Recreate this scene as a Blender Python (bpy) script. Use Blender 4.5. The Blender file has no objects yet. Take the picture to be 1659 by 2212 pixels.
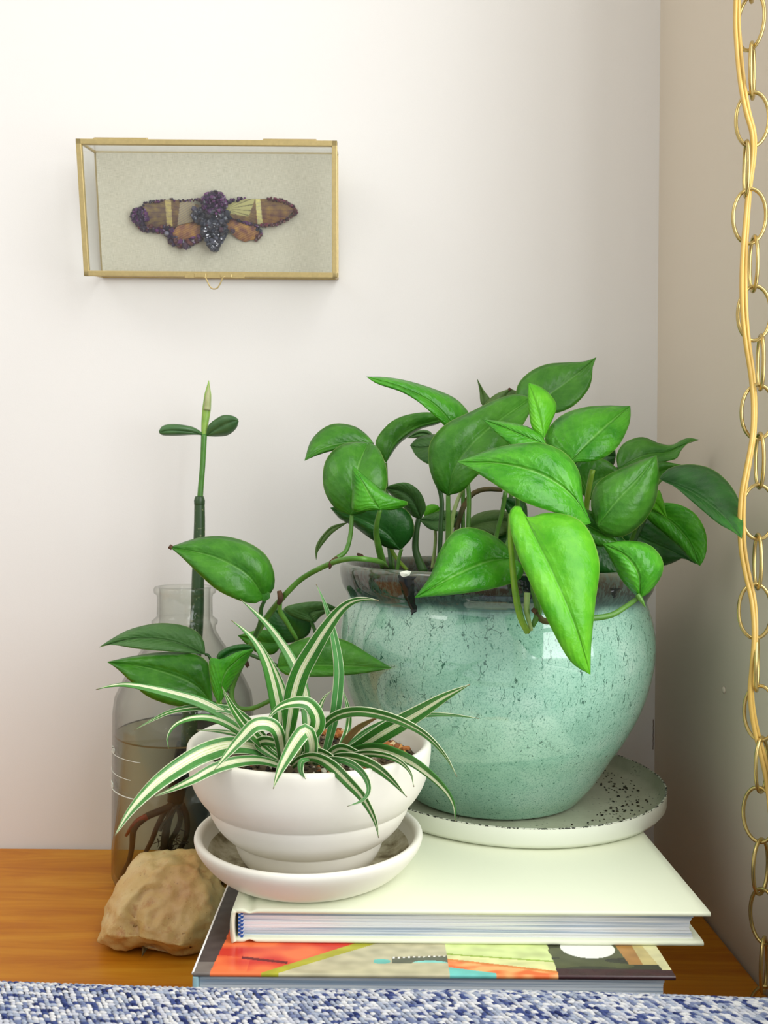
import bpy, bmesh, math, random
from mathutils import Vector, Matrix, noise
from mathutils.geometry import convex_hull_2d
random.seed(7)
PI = math.pi
sc = bpy.context.scene
col = sc.collection

# ------------------------------------------------------------------ camera
F, CX, CY, H, TH = 1850.0, 815.0, 1110.0, 0.3575, math.radians(0.45)
cam = bpy.data.cameras.new('camera'); camo = bpy.data.objects.new('camera', cam); col.objects.link(camo)
cam.sensor_fit = 'VERTICAL'; cam.sensor_height = 36.0; cam.sensor_width = 27.0
cam.lens = F / 2212 * 36.0
cam.shift_x = (829.5 - CX) / 2212; cam.shift_y = (CY - 1106) / 2212
cam.clip_start = 0.01
cam.dof.use_dof = True; cam.dof.focus_distance = 0.64; cam.dof.aperture_fstop = 15.0
camo.location = (0, 0, H); camo.rotation_euler = (PI / 2, -TH, 0)
sc.camera = camo

# ------------------------------------------------------------------ world, lights, exposure
w = bpy.data.worlds.new('world'); sc.world = w; w.use_nodes = True
bg = w.node_tree.nodes['Background']; bg.inputs[0].default_value = (0.99, 1.0, 1.0, 1); bg.inputs[1].default_value = 0.62

def area(name, loc, rot, sx, sy, power, color):
    l = bpy.data.lights.new(name, 'AREA'); l.shape = 'RECTANGLE'; l.size = sx; l.size_y = sy
    l.energy = power; l.color = color
    o = bpy.data.objects.new(name, l); col.objects.link(o); o.location = loc; o.rotation_euler = rot
    return o
# daylight coming through the window in the right wall (faces -X)
area('window_daylight', (0.50, -0.02, 0.98), (0, PI / 2, 0), 1.48, 1.12, 17.5, (0.97, 0.99, 1.0))
# added soft fill light high on the left
area('left_fill', (-1.5, -0.3, 1.75), (math.radians(48), 0, math.radians(-60)), 1.0, 0.8, 6.0, (1.0, 1.0, 0.98))

sc.view_settings.view_transform = 'Standard'; sc.view_settings.look = 'None'
sc.view_settings.gamma = 1.0; sc.view_settings.use_curve_mapping = False
sc.view_settings.exposure = 0.42

# ------------------------------------------------------------------ helpers
def s2l(c):
    return tuple((x / 12.92 if x <= .04045 else ((x + .055) / 1.055) ** 2.4) for x in c)
def rgb(r, g, b): return s2l((r / 255, g / 255, b / 255)) + (1,)

def P(u, v, d):
    """world point at depth d seen at photo pixel (u,v)"""
    du, dv = u - CX, v - CY
    a = du * math.cos(TH) + dv * math.sin(TH); b = -du * math.sin(TH) + dv * math.cos(TH)
    return Vector((a / F * d, d, H - b / F * d))

def obj(name, verts, faces, mat, parent=None, smooth=True, uvs=None, cols=None):
    me = bpy.data.meshes.new(name); me.from_pydata([tuple(v) for v in verts], [], faces)
    if isinstance(mat, (list, tuple)):
        for m in mat: me.materials.append(m)
    elif mat: me.materials.append(mat)
    if smooth:
        me.polygons.foreach_set('use_smooth', [True] * len(me.polygons))
    if uvs:
        ul = me.uv_layers.new(name='UVMap')
        for p in me.polygons:
            for li in p.loop_indices: ul.data[li].uv = uvs[me.loops[li].vertex_index]
    if cols:
        ca = me.color_attributes.new('Col', 'FLOAT_COLOR', 'POINT')
        for i, c in enumerate(cols): ca.data[i].color = c
    me.update()
    o = bpy.data.objects.new(name, me); col.objects.link(o)
    if parent: o.parent = parent; o.matrix_parent_inverse = parent.matrix_basis.inverted()
    return o
def fixnormals(o):
    bm = bmesh.new(); bm.from_mesh(o.data); bmesh.ops.recalc_face_normals(bm, faces=bm.faces); bm.to_mesh(o.data); bm.free(); return o
def tag(o, label=None, cat=None, group=None, kind=None):
    if label: o['label'] = label
    if cat: o['category'] = cat
    if group: o['group'] = group
    if kind: o['kind'] = kind
    return o
def thing(name, loc, label, cat, group=None):
    o = bpy.data.objects.new(name, None); col.objects.link(o); o.location = loc
    o.empty_display_size = .02
    tag(o, label, cat, group); return o

def boxdata(x0, x1, y0, y1, z0, z1):
    v = [(x0, y0, z0), (x1, y0, z0), (x1, y1, z0), (x0, y1, z0), (x0, y0, z1), (x1, y0, z1), (x1, y1, z1), (x0, y1, z1)]
    f = [(0, 3, 2, 1), (4, 5, 6, 7), (0, 1, 5, 4), (1, 2, 6, 5), (2, 3, 7, 6), (3, 0, 4, 7)]
    return v, f
def box(name, b, mat, parent=None, bevel=0.0, seg=2):
    v, f = boxdata(*b); o = obj(name, v, f, mat, parent, smooth=False)
    if bevel:
        m = o.modifiers.new('bevel', 'BEVEL'); m.width = bevel; m.segments = seg; m.limit_method = 'ANGLE'
        o.data.polygons.foreach_set('use_smooth', [True] * 6)
        wn = o.modifiers.new('wn', 'WEIGHTED_NORMAL')
    return o
def boxes(name, bs, mat, parent=None, bevel=0.0):
    V, Fc = [], []
    for b in bs:
        v, f = boxdata(*b); k = len(V); V += v; Fc += [tuple(i + k for i in q) for q in f]
    o = obj(name, V, Fc, mat, parent, smooth=False)
    if bevel:
        m = o.modifiers.new('bevel', 'BEVEL'); m.width = bevel; m.segments = 2
    return o

def catmull(pts, n):
    """n samples, uniform arc length, through pts (tuples of any dimension)"""
    if len(pts) == 2: pts = [pts[0], tuple((a + b) / 2 for a, b in zip(*pts)), pts[1]]
    k = len(pts[0]); ext = [tuple(2 * a - b for a, b in zip(pts[0], pts[1]))] + list(pts) + [tuple(2 * a - b for a, b in zip(pts[-1], pts[-2]))]
    dense = []
    for i in range(1, len(ext) - 2):
        p0, p1, p2, p3 = ext[i - 1:i + 3]
        for s in range(12):
            t = s / 12
            dense.append(tuple(.5 * (2 * p1[j] + (p2[j] - p0[j]) * t + (2 * p0[j] - 5 * p1[j] + 4 * p2[j] - p3[j]) * t * t + (3 * p1[j] - p0[j] - 3 * p2[j] + p3[j]) * t ** 3) for j in range(k)))
    dense.append(tuple(pts[-1]))
    L = [0]
    for a, b in zip(dense, dense[1:]): L.append(L[-1] + math.hypot(a[0] - b[0], a[1] - b[1]) + (1e-6))
    out = []; j = 0
    for i in range(n):
        s = L[-1] * i / (n - 1)
        while j < len(L) - 2 and L[j + 1] < s: j += 1
        q = (s - L[j]) / max(1e-9, L[j + 1] - L[j]); q = min(1, max(0, q))
        out.append(tuple(a + (b - a) * q for a, b in zip(dense[j], dense[j + 1])))
    return out

def sweep(name, pts, radii, mat, parent=None, seg=10, flat=1.0, closed=False):
    """tube through world points"""
    n = len(pts); V, Fc = [], []; up = None
    for i, p in enumerate(pts):
        if closed: t = pts[(i + 1) % n] - pts[i - 1]
        else: t = pts[min(i + 1, n - 1)] - pts[max(i - 1, 0)]
        t.normalize()
        if up is None:
            up = t.cross(Vector((0, 1, 0)));
            if up.length < .2: up = t.cross(Vector((1, 0, 0)))
            up.normalize()
        up = (up - t * up.dot(t)).normalized(); b = t.cross(up)
        r = radii[i] if isinstance(radii, (list, tuple)) else radii
        for k in range(seg):
            a = 2 * PI * k / seg
            V.append(p + up * (math.cos(a) * r) + b * (math.sin(a) * r * flat))
    for i in range(n if closed else n - 1):
        for k in range(seg):
            j = (i + 1) % n
            Fc.append((i * seg + k, i * seg + (k + 1) % seg, j * seg + (k + 1) % seg, j * seg + k))
    if not closed:
        Fc.append(tuple(range(seg - 1, -1, -1))); Fc.append(tuple((n - 1) * seg + k for k in range(seg)))
    return obj(name, V, Fc, mat, parent)
def pxtube(name, pts, r, mat, parent=None, n=24, seg=9, flat=1.0):
    """pts: (u,v,d); r: radius in photo pixels or a list along it"""
    s = catmull(pts, n)
    if not isinstance(r, (list, tuple)): r = [r, r]
    rr = []
    for i in range(n):
        t = i / (n - 1) * (len(r) - 1); k = min(int(t), len(r) - 2); rr.append((r[k] + (r[k + 1] - r[k]) * (t - k)) * s[i][2] / F)
    return sweep(name, [P(*q) for q in s], rr, mat, parent, seg, flat)

def lathe(name, prof, mat, parent=None, cx=0, cy=0, seg=96, smooth=True):
    """prof: (r,z) list; z absolute"""
    V, Fc = [], []; idx = []
    for r, z in prof:
        if r < 1e-6: idx.append([len(V)]); V.append((cx, cy, z))
        else:
            idx.append([len(V) + k for k in range(seg)])
            for k in range(seg):
                a = 2 * PI * k / seg; V.append((cx + r * math.cos(a), cy + r * math.sin(a), z))
    for A, B in zip(idx, idx[1:]):
        for k in range(seg):
            k2 = (k + 1) % seg
            if len(A) == 1 and len(B) == 1: continue
            if len(A) == 1: Fc.append((A[0], B[k2], B[k]))
            elif len(B) == 1: Fc.append((A[k], A[k2], B[0]))
            else: Fc.append((A[k], A[k2], B[k2], B[k]))
    return fixnormals(obj(name, V, Fc, mat, parent, smooth))
def smoothprof(pts, n):
    return [(max(0, a), b) for a, b in catmull(pts, n)]

# ------------------------------------------------------------------ materials
class N:
    def __init__(s, name):
        s.m = bpy.data.materials.new(name); s.m.use_nodes = True; s.t = s.m.node_tree; s.b = s.t.nodes['Principled BSDF']; s.o = s.t.nodes['Material Output']
    def n(s, typ, **kw):
        x = s.t.nodes.new(typ)
        for k, v in kw.items():
            if k.startswith('i_'): x.inputs[k[2:].replace('_', ' ')].default_value = v
            else: setattr(x, k, v)
        return x
    def l(s, a, b): s.t.links.new(a, b)
    def noise(s, scale, detail=4, rough=.55, vec=None, dist=0):
        x = s.n('ShaderNodeTexNoise'); x.inputs['Scale'].default_value = scale; x.inputs['Detail'].default_value = detail
        x.inputs['Roughness'].default_value = rough; x.inputs['Distortion'].default_value = dist
        if vec: s.l(vec, x.inputs['Vector'])
        return x.outputs['Fac']
    def coord(s, kind='Object', scale=None):
        c = s.n('ShaderNodeTexCoord').outputs[kind]
        if scale:
            mp = s.n('ShaderNodeMapping'); mp.inputs['Scale'].default_value = scale; s.l(c, mp.inputs['Vector']); c = mp.outputs[0]
        return c
    def ramp(s, fac, stops, interp='LINEAR'):
        r = s.n('ShaderNodeValToRGB'); e = r.color_ramp.elements; r.color_ramp.interpolation = interp
        while len(e) < len(stops): e.new(.5)
        for q, (p, c) in zip(e, stops): q.position = p; q.color = c if len(c) == 4 else tuple(c) + (1,)
        s.l(fac, r.inputs[0]); return r.outputs[0]
    def mix(s, f, a, b, mode='MIX'):
        x = s.n('ShaderNodeMix', data_type='RGBA', blend_type=mode)
        for sock, val in ((x.inputs[0], f), (x.inputs[6], a), (x.inputs[7], b)):
            if isinstance(val, (int, float)): sock.default_value = val
            elif isinstance(val, tuple): sock.default_value = val
            else: s.l(val, sock)
        return x.outputs[2]
    def math(s, op, a, b=0.0, c=None, clamp=False):
        x = s.n('ShaderNodeMath', operation=op); x.use_clamp = clamp
        for i, val in enumerate((a, b) if c is None else (a, b, c)):
            if isinstance(val, (int, float)): x.inputs[i].default_value = val
            else: s.l(val, x.inputs[i])
        return x.outputs[0]
    def bump(s, h, strength=.3, dist=.001):
        b = s.n('ShaderNodeBump'); b.inputs['Strength'].default_value = strength; b.inputs['Distance'].default_value = dist
        s.l(h, b.inputs['Height']); s.l(b.outputs[0], s.b.inputs['Normal']); return b.outputs[0]
    def base(s, c):
        if isinstance(c, tuple): s.b.inputs['Base Color'].default_value = c
        else: s.l(c, s.b.inputs['Base Color'])
    def set(s, **kw):
        for k, v in kw.items(): s.b.inputs[k.replace('_', ' ')].default_value = v
        return s

BW = (0, 0, 0, 1); WH = (1, 1, 1, 1)
def wallmat(name, c):
    x = N(name); co = x.coord('Object')
    n1 = x.noise(900, 3, .6, co); n2 = x.noise(3, 2, .5, co)
    x.base(x.mix(x.math('MULTIPLY', n2, .10), c, rgb(232, 224, 224)))
    x.bump(n1, .12, .0006); x.set(Roughness=.7); return x.m
M = {}
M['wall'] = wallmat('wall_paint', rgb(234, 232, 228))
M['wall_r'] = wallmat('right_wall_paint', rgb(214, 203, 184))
M['white'] = N('white_paint').set(Roughness=.4).m; M['white'].node_tree.nodes['Principled BSDF'].inputs['Base Color'].default_value = rgb(238, 236, 230)

def wood(name, c1, c2, c3):
    x = N(name); co = x.coord('Object', (2.2, 26, 26))
    n = x.noise(2.0, 6, .6, co, 1.2); co2 = x.coord('Object', (12, 260, 260)); n2 = x.noise(2, 3, .6, co2)
    r = x.ramp(n, [(.3, c1), (.5, c2), (.72, c3)])
    blot = x.noise(9, 3, .5, x.coord('Object'))
    r = x.mix(x.math('MULTIPLY', x.ramp(blot, [(.45, BW), (.7, WH)]), .35), r, c1)
    r = x.mix(x.math('MULTIPLY', n2, .25), r, c1)
    kn = x.n('ShaderNodeTexVoronoi'); kn.inputs['Scale'].default_value = 16; x.l(x.coord('Object', (1, 1, 1)), kn.inputs['Vector'])
    k = x.ramp(kn.outputs['Distance'], [(.03, WH), (.07, BW)])
    r = x.mix(x.math('MULTIPLY', k, .5), r, rgb(90, 45, 12))
    x.base(r); x.bump(n2, .06, .0003); x.set(Roughness=.42); x.b.inputs['Specular IOR Level'].default_value = .25; return x.m
M['wood'] = wood('honey_wood', rgb(176, 98, 12), rgb(204, 132, 26), rgb(220, 156, 44))
M['floor'] = wood('floor_wood', rgb(120, 84, 54), rgb(148, 108, 72), rgb(166, 126, 88))

def brass(name, c, rough=.3, metal=.85):
    x = N(name); n = x.noise(260, 3, .6, x.coord('Object'))
    x.base(x.mix(n, c, tuple(q * .72 for q in c[:3]) + (1,))); x.set(Roughness=rough, Metallic=metal); return x.m
M['brass'] = brass('brass', rgb(212, 190, 132), .38, .7)
M['chain'] = brass('chain_brass', rgb(208, 184, 118), .25, .85)
M['cord'] = N('gold_cord').set(Roughness=.3).m
_b = M['cord'].node_tree.nodes['Principled BSDF']; _b.inputs['Base Color'].default_value = rgb(226, 188, 98); _b.inputs['Transmission Weight'].default_value = .25; _b.inputs['Subsurface Weight'].default_value = 0.0

def thinglass(name, tint=(1, 1, 1, 1), refl=1.0, rough=.02, edge=.0):
    x = N(name); t = x.t; t.nodes.remove(x.b)
    tr = x.n('ShaderNodeBsdfTransparent'); tr.inputs[0].default_value = tint
    lw0 = x.n('ShaderNodeLayerWeight'); lw0.inputs[0].default_value = .5
    x.l(x.mix(x.math('MULTIPLY', x.math('POWER', lw0.outputs['Facing'], 3.0), edge), tint, (.35, .36, .30, 1)), tr.inputs[0])
    gl = x.n('ShaderNodeBsdfGlossy'); gl.inputs['Roughness'].default_value = rough
    lw = x.n('ShaderNodeLayerWeight'); lw.inputs[0].default_value = .5   # facing works on both sides of a thin wall
    fr = x.math('ADD', x.math('MULTIPLY', x.math('POWER', lw.outputs['Facing'], 4.0), .75), .03)
    mx = x.n('ShaderNodeMixShader'); x.l(x.math('MULTIPLY', fr, refl, clamp=True), mx.inputs[0]); x.l(tr.outputs[0], mx.inputs[1]); x.l(gl.outputs[0], mx.inputs[2])
    x.l(mx.outputs[0], x.o.inputs[0]); return x.m
M['pane'] = thinglass('case_glass', (.985, .99, .985, 1))
M['winpane'] = thinglass('window_glass', (1, 1, 1, 1))
x = N('bottle_glass'); x.base((.97, .985, .965, 1)); x.set(Roughness=.0, IOR=1.16); x.b.inputs['Transmission Weight'].default_value = 1.0
M['glass'] = thinglass('bottle_glass_thin', (.955, .965, .945, 1), 1.2, .015, .8)
M['water'] = thinglass('water', (.91, .93, .80, 1), .5, .01)

# celadon crackle glaze
x = N('celadon_glaze'); co = x.coord('Object'); gz = x.n('ShaderNodeSeparateXYZ'); x.l(co, gz.inputs[0]); z = gz.outputs['Z']
big = x.noise(16, 5, .65, co); fine = x.noise(800, 2, .6, co)
basec = x.ramp(big, [(.3, rgb(136, 184, 162)), (.5, rgb(160, 206, 184)), (.72, rgb(184, 218, 200))])
basec = x.mix(x.math('MULTIPLY', x.ramp(fine, [(.36, WH), (.52, BW)]), .45), basec, rgb(92, 150, 128))
dv = x.n('ShaderNodeVectorMath', operation='ADD'); nv = x.n('ShaderNodeTexNoise'); nv.inputs['Scale'].default_value = 130; nv.inputs['Detail'].default_value = 2; x.l(co, nv.inputs['Vector'])
sc_v = x.n('ShaderNodeVectorMath', operation='SCALE'); sc_v.inputs['Scale'].default_value = .008; x.l(nv.outputs['Color'], sc_v.inputs[0]); x.l(co, dv.inputs[0]); x.l(sc_v.outputs[0], dv.inputs[1])
mpv = x.n('ShaderNodeMapping'); mpv.inputs['Scale'].default_value = (1, 1, .34); x.l(dv.outputs[0], mpv.inputs['Vector'])
vr = x.n('ShaderNodeTexVoronoi', feature='DISTANCE_TO_EDGE'); vr.inputs['Scale'].default_value = 105; x.l(mpv.outputs[0], vr.inputs['Vector'])
crk = x.ramp(vr.outputs['Distance'], [(.006, WH), (.026, BW)])
msk = x.math('MULTIPLY', x.ramp(x.noise(120, 3, .6, x.coord('Object', (1, 1, .6))), [(.50, BW), (.56, WH)]), x.ramp(x.math('MULTIPLY', z, 4.0), [(.15, (.15, .15, .15, 1)), (.5, WH)]))
basec = x.mix(x.math('MULTIPLY', x.math('MULTIPLY', crk, msk), .9), basec, rgb(24, 84, 66))
dash = x.ramp(x.noise(620, 2, .5, x.coord('Object', (1, 1, .45))), [(.64, BW), (.70, WH)])
basec = x.mix(x.math('MULTIPLY', dash, .75), basec, rgb(44, 112, 88))
dots = x.ramp(x.noise(300, 2, .5, x.coord('Object', (1, 1, .7))), [(.70, BW), (.73, WH)])
basec = x.mix(x.math('MULTIPLY', dots, .8), basec, rgb(30, 84, 70))
# dark iron rim, glaze breaks from brown to blue-green about the shoulder (object z is height above the pot's foot)
zz = x.math('ADD', z, x.math('MULTIPLY', x.math('SUBTRACT', x.noise(34, 4, .7, x.coord('Object', (1, 1, .25))), .5), .022))
rimm = x.ramp(x.math('MULTIPLY', zz, 4.0), [(.672, BW), (.71, WH)])
rimc = x.ramp(x.math('MULTIPLY', x.math('ADD', z, x.math('MULTIPLY', x.math('SUBTRACT', big, .5), .01)), 4.0), [(.69, rgb(104, 146, 136)), (.72, rgb(58, 86, 82)), (.75, rgb(40, 46, 42)), (.785, rgb(58, 54, 42)), (.808, rgb(100, 104, 86))])
flk = x.ramp(x.noise(300, 3, .7, x.coord('Object', (1, 1, .5))), [(.47, BW), (.56, WH)])
rimc = x.mix(x.math('MULTIPLY', flk, .35), rimc, rgb(84, 116, 108))
basec = x.mix(rimm, basec, rimc)
x.base(basec); x.set(Roughness=.06); x.b.inputs['Specular IOR Level'].default_value = .9
x.bump(x.noise(60, 2, .5, co), .04, .0008); M['celadon'] = x.m
x = N('dark_glaze_drip'); x.base(rgb(26, 34, 34)); x.set(Roughness=.12); M['drip'] = x.m

x = N('cream_glaze'); n = x.noise(30, 4, .5, x.coord('Object')); x.base(x.mix(n, rgb(240, 236, 226), rgb(228, 224, 210))); x.set(Roughness=.42); x.b.inputs['Specular IOR Level'].default_value = .3
x.bump(x.noise(45, 3, .5, x.coord('Object')), .08, .001); M['cream'] = x.m
x = N('stained_cream'); n = x.noise(60, 5, .6, x.coord('Object')); x.base(x.ramp(n, [(.35, rgb(112, 98, 70)), (.5, rgb(178, 168, 138)), (.68, rgb(214, 208, 186))])); x.set(Roughness=.6); M['stain'] = x.m
x = N('saucer_enamel'); x.base(rgb(232, 236, 222)); x.set(Roughness=.3); M['enamel'] = x.m
x = N('dusty_enamel'); co = x.coord('Object'); n = x.noise(20, 4, .6, co)
c = x.ramp(n, [(.3, rgb(176, 178, 152)), (.7, rgb(204, 206, 182))])
v = x.ramp(x.noise(330, 3, .6, co), [(.60, BW), (.66, WH)])
x.base(x.mix(x.math('MULTIPLY', x.math('MULTIPLY', v, x.ramp(x.noise(40, 2, .5, co), [(.45, BW), (.6, WH)])), .8), c, rgb(70, 74, 50))); x.set(Roughness=.5); M['dusty'] = x.m
x = N('chipped_edge'); n = x.noise(420, 2, .6, x.coord('Object')); x.base(x.ramp(n, [(.44, rgb(38, 42, 30)), (.52, rgb(205, 208, 190))])); x.set(Roughness=.5); M['chip'] = x.m

def vcol(name, rough=.5, metal=0.0, bump=None, spec=.4):
    x = N(name); a = x.n('ShaderNodeAttribute', attribute_name='Col'); x.base(a.outputs['Color']); x.set(Roughness=rough, Metallic=metal)
    x.b.inputs['Specular IOR Level'].default_value = spec
    if bump: x.bump(x.noise(bump[0], 3, .6, x.coord('Object')), bump[1], bump[2])
    return x.m
M['vcol'] = vcol('coloured_grains', .8)
M['vprint'] = vcol('printed_cover', .22)
M['vyarn'] = vcol('woven_yarn', .9, spec=.1)
M['vwing'] = vcol('wing_scales', .45)

# leaf materials -----------------------------------------------------------------
def leafmat(name, c, c2, vein, trans=.22, rough=.30, qb=.5, tc=None):
    x = N(name); uv = x.n('ShaderNodeUVMap').outputs[0]; sep = x.n('ShaderNodeSeparateXYZ'); x.l(uv, sep.inputs[0])
    ax = x.math('ABSOLUTE', x.math('SUBTRACT', sep.outputs['X'], .5))
    co = x.coord('Object'); n = x.noise(46, 5, .65, co)
    base = x.ramp(n, [(.32, c), (.66, c2)])
    wv = x.math('SINE', x.math('MULTIPLY', x.math('SUBTRACT', sep.outputs['Y'], x.math('MULTIPLY', ax, .75)), 62))
    base = x.mix(x.math('MULTIPLY', x.ramp(wv, [(.8, BW), (1.0, WH)]), x.math('MULTIPLY', n, .14)), base, vein)
    mid = x.ramp(ax, [(.008, WH), (.022, BW)])
    base = x.mix(x.math('MULTIPLY', mid, .55), base, vein)
    edge = x.ramp(ax, [(.485, BW), (.5, WH)])
    base = x.mix(x.math('MULTIPLY', edge, .5), base, rgb(190, 214, 120))
    x.base(base)
    h = x.math('ADD', x.math('MULTIPLY', wv, x.math('MULTIPLY', n, .32)), x.math('MULTIPLY', x.noise(130, 3, .6, co), 2.2))
    h = x.math('ADD', h, x.math('MULTIPLY', x.ramp(ax, [(.0, WH), (.05, BW)]), -2.0))
    nb = x.bump(h, qb, .0007)
    x.set(Roughness=rough); x.b.inputs['Specular IOR Level'].default_value = .42
    tr = x.n('ShaderNodeBsdfTranslucent'); hue = x.mix(.55, base, tc or rgb(150, 220, 40)); x.l(hue, tr.inputs[0]); x.l(nb, tr.inputs['Normal'])
    mx = x.n('ShaderNodeMixShader'); mx.inputs[0].default_value = trans
    x.l(x.b.outputs[0], mx.inputs[1]); x.l(tr.outputs[0], mx.inputs[2]); x.l(mx.outputs[0], x.o.inputs[0])
    return x.m
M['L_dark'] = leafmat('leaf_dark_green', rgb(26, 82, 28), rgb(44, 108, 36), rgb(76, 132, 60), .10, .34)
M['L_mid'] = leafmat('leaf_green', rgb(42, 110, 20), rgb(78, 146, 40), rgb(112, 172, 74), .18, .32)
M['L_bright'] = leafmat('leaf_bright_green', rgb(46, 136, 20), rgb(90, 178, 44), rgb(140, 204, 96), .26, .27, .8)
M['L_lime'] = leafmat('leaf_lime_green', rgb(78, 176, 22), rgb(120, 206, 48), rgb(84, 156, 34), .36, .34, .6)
M['L_olive'] = leafmat('leaf_olive_green', rgb(76, 112, 46), rgb(98, 128, 66), rgb(120, 146, 92), .2, .45)
M['L_grey'] = leafmat('leaf_grey_green', rgb(70, 118, 58), rgb(90, 134, 72), rgb(122, 158, 104), .2, .42, .9)
def plain(name, c, rough=.4, c2=None, sc_=80, spec=.4):
    x = N(name)
    x.base(x.mix(x.ramp(x.noise(sc_, 3, .6, x.coord('Object')), [(.35, BW), (.65, WH)]), c, c2 or tuple(q * .75 for q in c[:3]) + (1,)))
    x.set(Roughness=rough); x.b.inputs['Specular IOR Level'].default_value = spec; return x.m
M['stem'] = plain('green_stem', rgb(74, 124, 40), .35, rgb(92, 140, 54))
M['stem_dark'] = plain('dark_stem', rgb(42, 82, 34), .4, rgb(58, 98, 42))
M['stem_yel'] = plain('yellow_green_stem', rgb(136, 172, 54), .35, rgb(110, 156, 44))
M['stem_pale'] = plain('pale_sheath', rgb(176, 196, 128), .5, rgb(150, 180, 100))
M['stem_brown'] = plain('brown_stem', rgb(104, 82, 44), .6, rgb(70, 74, 36))
M['bark'] = plain('brown_node', rgb(96, 66, 44), .8, rgb(60, 40, 28))

def blademat(name, g1, g2, whitew, shift=0.0, edge=.0, bluish=0):
    x = N(name); uv = x.n('ShaderNodeUVMap').outputs[0]; sep = x.n('ShaderNodeSeparateXYZ'); x.l(uv, sep.inputs[0])
    xx = x.math('SUBTRACT', sep.outputs['X'], .5 + shift); ax = x.math('ABSOLUTE', xx)
    co = x.coord('Object'); n = x.noise(60, 3, .6, co)
    g = x.ramp(n, [(.3, g1), (.7, g2)])
    fine = x.math('SINE', x.math('MULTIPLY', sep.outputs['X'], 74))
    g = x.mix(x.math('MULTIPLY', x.ramp(fine, [(.2, BW), (1, WH)]), .25), g, rgb(140, 180, 70))
    wm = x.ramp(ax, [(whitew * .75, WH), (whitew, BW)])
    cw = x.mix(x.ramp(x.math('SINE', x.math('MULTIPLY', sep.outputs['X'], 46)), [(.5, BW), (1, WH)]), rgb(236, 238, 206), rgb(196, 212, 130))
    c = x.mix(wm, g, cw)
    if edge:
        ex = x.math('ABSOLUTE', x.math('SUBTRACT', sep.outputs['X'], .5)); em = x.ramp(ex, [(.5 - edge, BW), (.5 - edge * .6, WH)])
        c = x.mix(em, c, rgb(226, 232, 196))
    tip = x.ramp(sep.outputs['Y'], [(.975, BW), (.995, WH)]); c = x.mix(x.math('MULTIPLY', tip, .8), c, rgb(120, 84, 50))
    x.base(c); nb = x.bump(fine, .15, .0003); x.set(Roughness=.32)
    tr = x.n('ShaderNodeBsdfTranslucent'); x.l(c, tr.inputs[0])
    mx = x.n('ShaderNodeMixShader'); mx.inputs[0].default_value = .2
    x.l(x.b.outputs[0], mx.inputs[1]); x.l(tr.outputs[0], mx.inputs[2]); x.l(mx.outputs[0], x.o.inputs[0]); return x.m
G1, G2 = rgb(40, 112, 36), rgb(62, 136, 52)
M['B_mid'] = blademat('blade_cream_centre', G1, G2, .15, 0, .04)
M['B_wide'] = blademat('blade_wide_white', rgb(48, 120, 44), rgb(86, 154, 80), .22, .06, .05)
M['B_side'] = blademat('blade_side_white', rgb(50, 122, 44), rgb(76, 146, 60), .2, .16, .0)
M['B_thin'] = blademat('blade_thin_cream', rgb(44, 112, 40), rgb(70, 138, 58), .09, 0, .06)
M['B_green'] = blademat('blade_green', rgb(60, 130, 64), rgb(84, 150, 84), .02, 0, .04)
M['B_brown'] = plain('dried_blade', rgb(120, 84, 46), .6, rgb(96, 96, 50))

# ================================================================== SETTING
DW, XR = 0.9125, 0.2974
FLOOR = -0.72
ob = box('wall_back', (-2.2, XR + .12, DW, DW + .1, FLOOR, 2.1), M['wall']); tag(ob, 'off-white painted wall behind the plants', kind='structure')
WY0, WY1, WZ0, WZ1 = -0.62, 0.58, 0.20, 1.75
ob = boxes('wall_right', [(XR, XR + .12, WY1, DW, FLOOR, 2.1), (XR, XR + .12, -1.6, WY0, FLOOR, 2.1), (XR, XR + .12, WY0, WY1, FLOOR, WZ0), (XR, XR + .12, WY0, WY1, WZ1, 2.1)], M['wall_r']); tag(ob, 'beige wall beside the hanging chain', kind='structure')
ob = box('wall_left', (-2.3, -2.2, -1.6, DW + .1, FLOOR, 2.1), M['wall']); tag(ob, kind='structure')
ob = box('ceiling', (-2.3, XR + .12, -1.6, DW + .1, 2.1, 2.15), M['white']); tag(ob, kind='structure')
ob = box('floor', (-2.3, XR + .12, -1.6, DW + .1, FLOOR - .05, FLOOR), M['floor']); tag(ob, kind='structure')
win = bpy.data.objects.new('window_1', None); col.objects.link(win); win.location = (XR + .06, -.2, WZ0); tag(win, kind='structure')
fr = .035
boxes('window_frame', [(XR + .05, XR + .09, WY0, WY0 + fr, WZ0, WZ1), (XR + .05, XR + .09, WY1 - fr, WY1, WZ0, WZ1), (XR + .05, XR + .09, WY0, WY1, WZ0, WZ0 + fr), (XR + .05, XR + .09, WY0, WY1, WZ1 - fr, WZ1)], M['white'], win)
box('muntin', (XR + .06, XR + .08, -.035, -.005, WZ0 + fr, WZ1 - fr), M['white'], win)
box('muntin', (XR + .06, XR + .08, WY0 + fr, WY1 - fr, .96, .99), M['white'], win)
box('window_sill', (XR - .02, XR + .05, WY0 - .02, WY1 + .02, WZ0 - .02, WZ0), M['white'], win, .003)
# small wall blemish on the right wall + hairline crack in the corner
cr_ = bpy.data.objects['wall_right']
def cpt(v, du): 
    p = P(1421 + du, v, .9); p.y = DW - .0003; p.x = XR - .0015 + du * .0003; return p
sweep('hairline_crack', [cpt(v, random.uniform(-1, 1)) for v in range(1560, 1632, 6)], .0004, M['bark'], cr_, 5)
bl = lathe('paint_blemish', [(0, 0), (.0032, -.0), (.0024, .0012), (0, .0016)], M['wall_r'], None, 0, 0, 16)
pb = P(1563, 1489, .733); bl.location = (XR - .0002, .731, pb.z); bl.rotation_euler = (0, -PI / 2, 0); bl.parent = cr_

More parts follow.
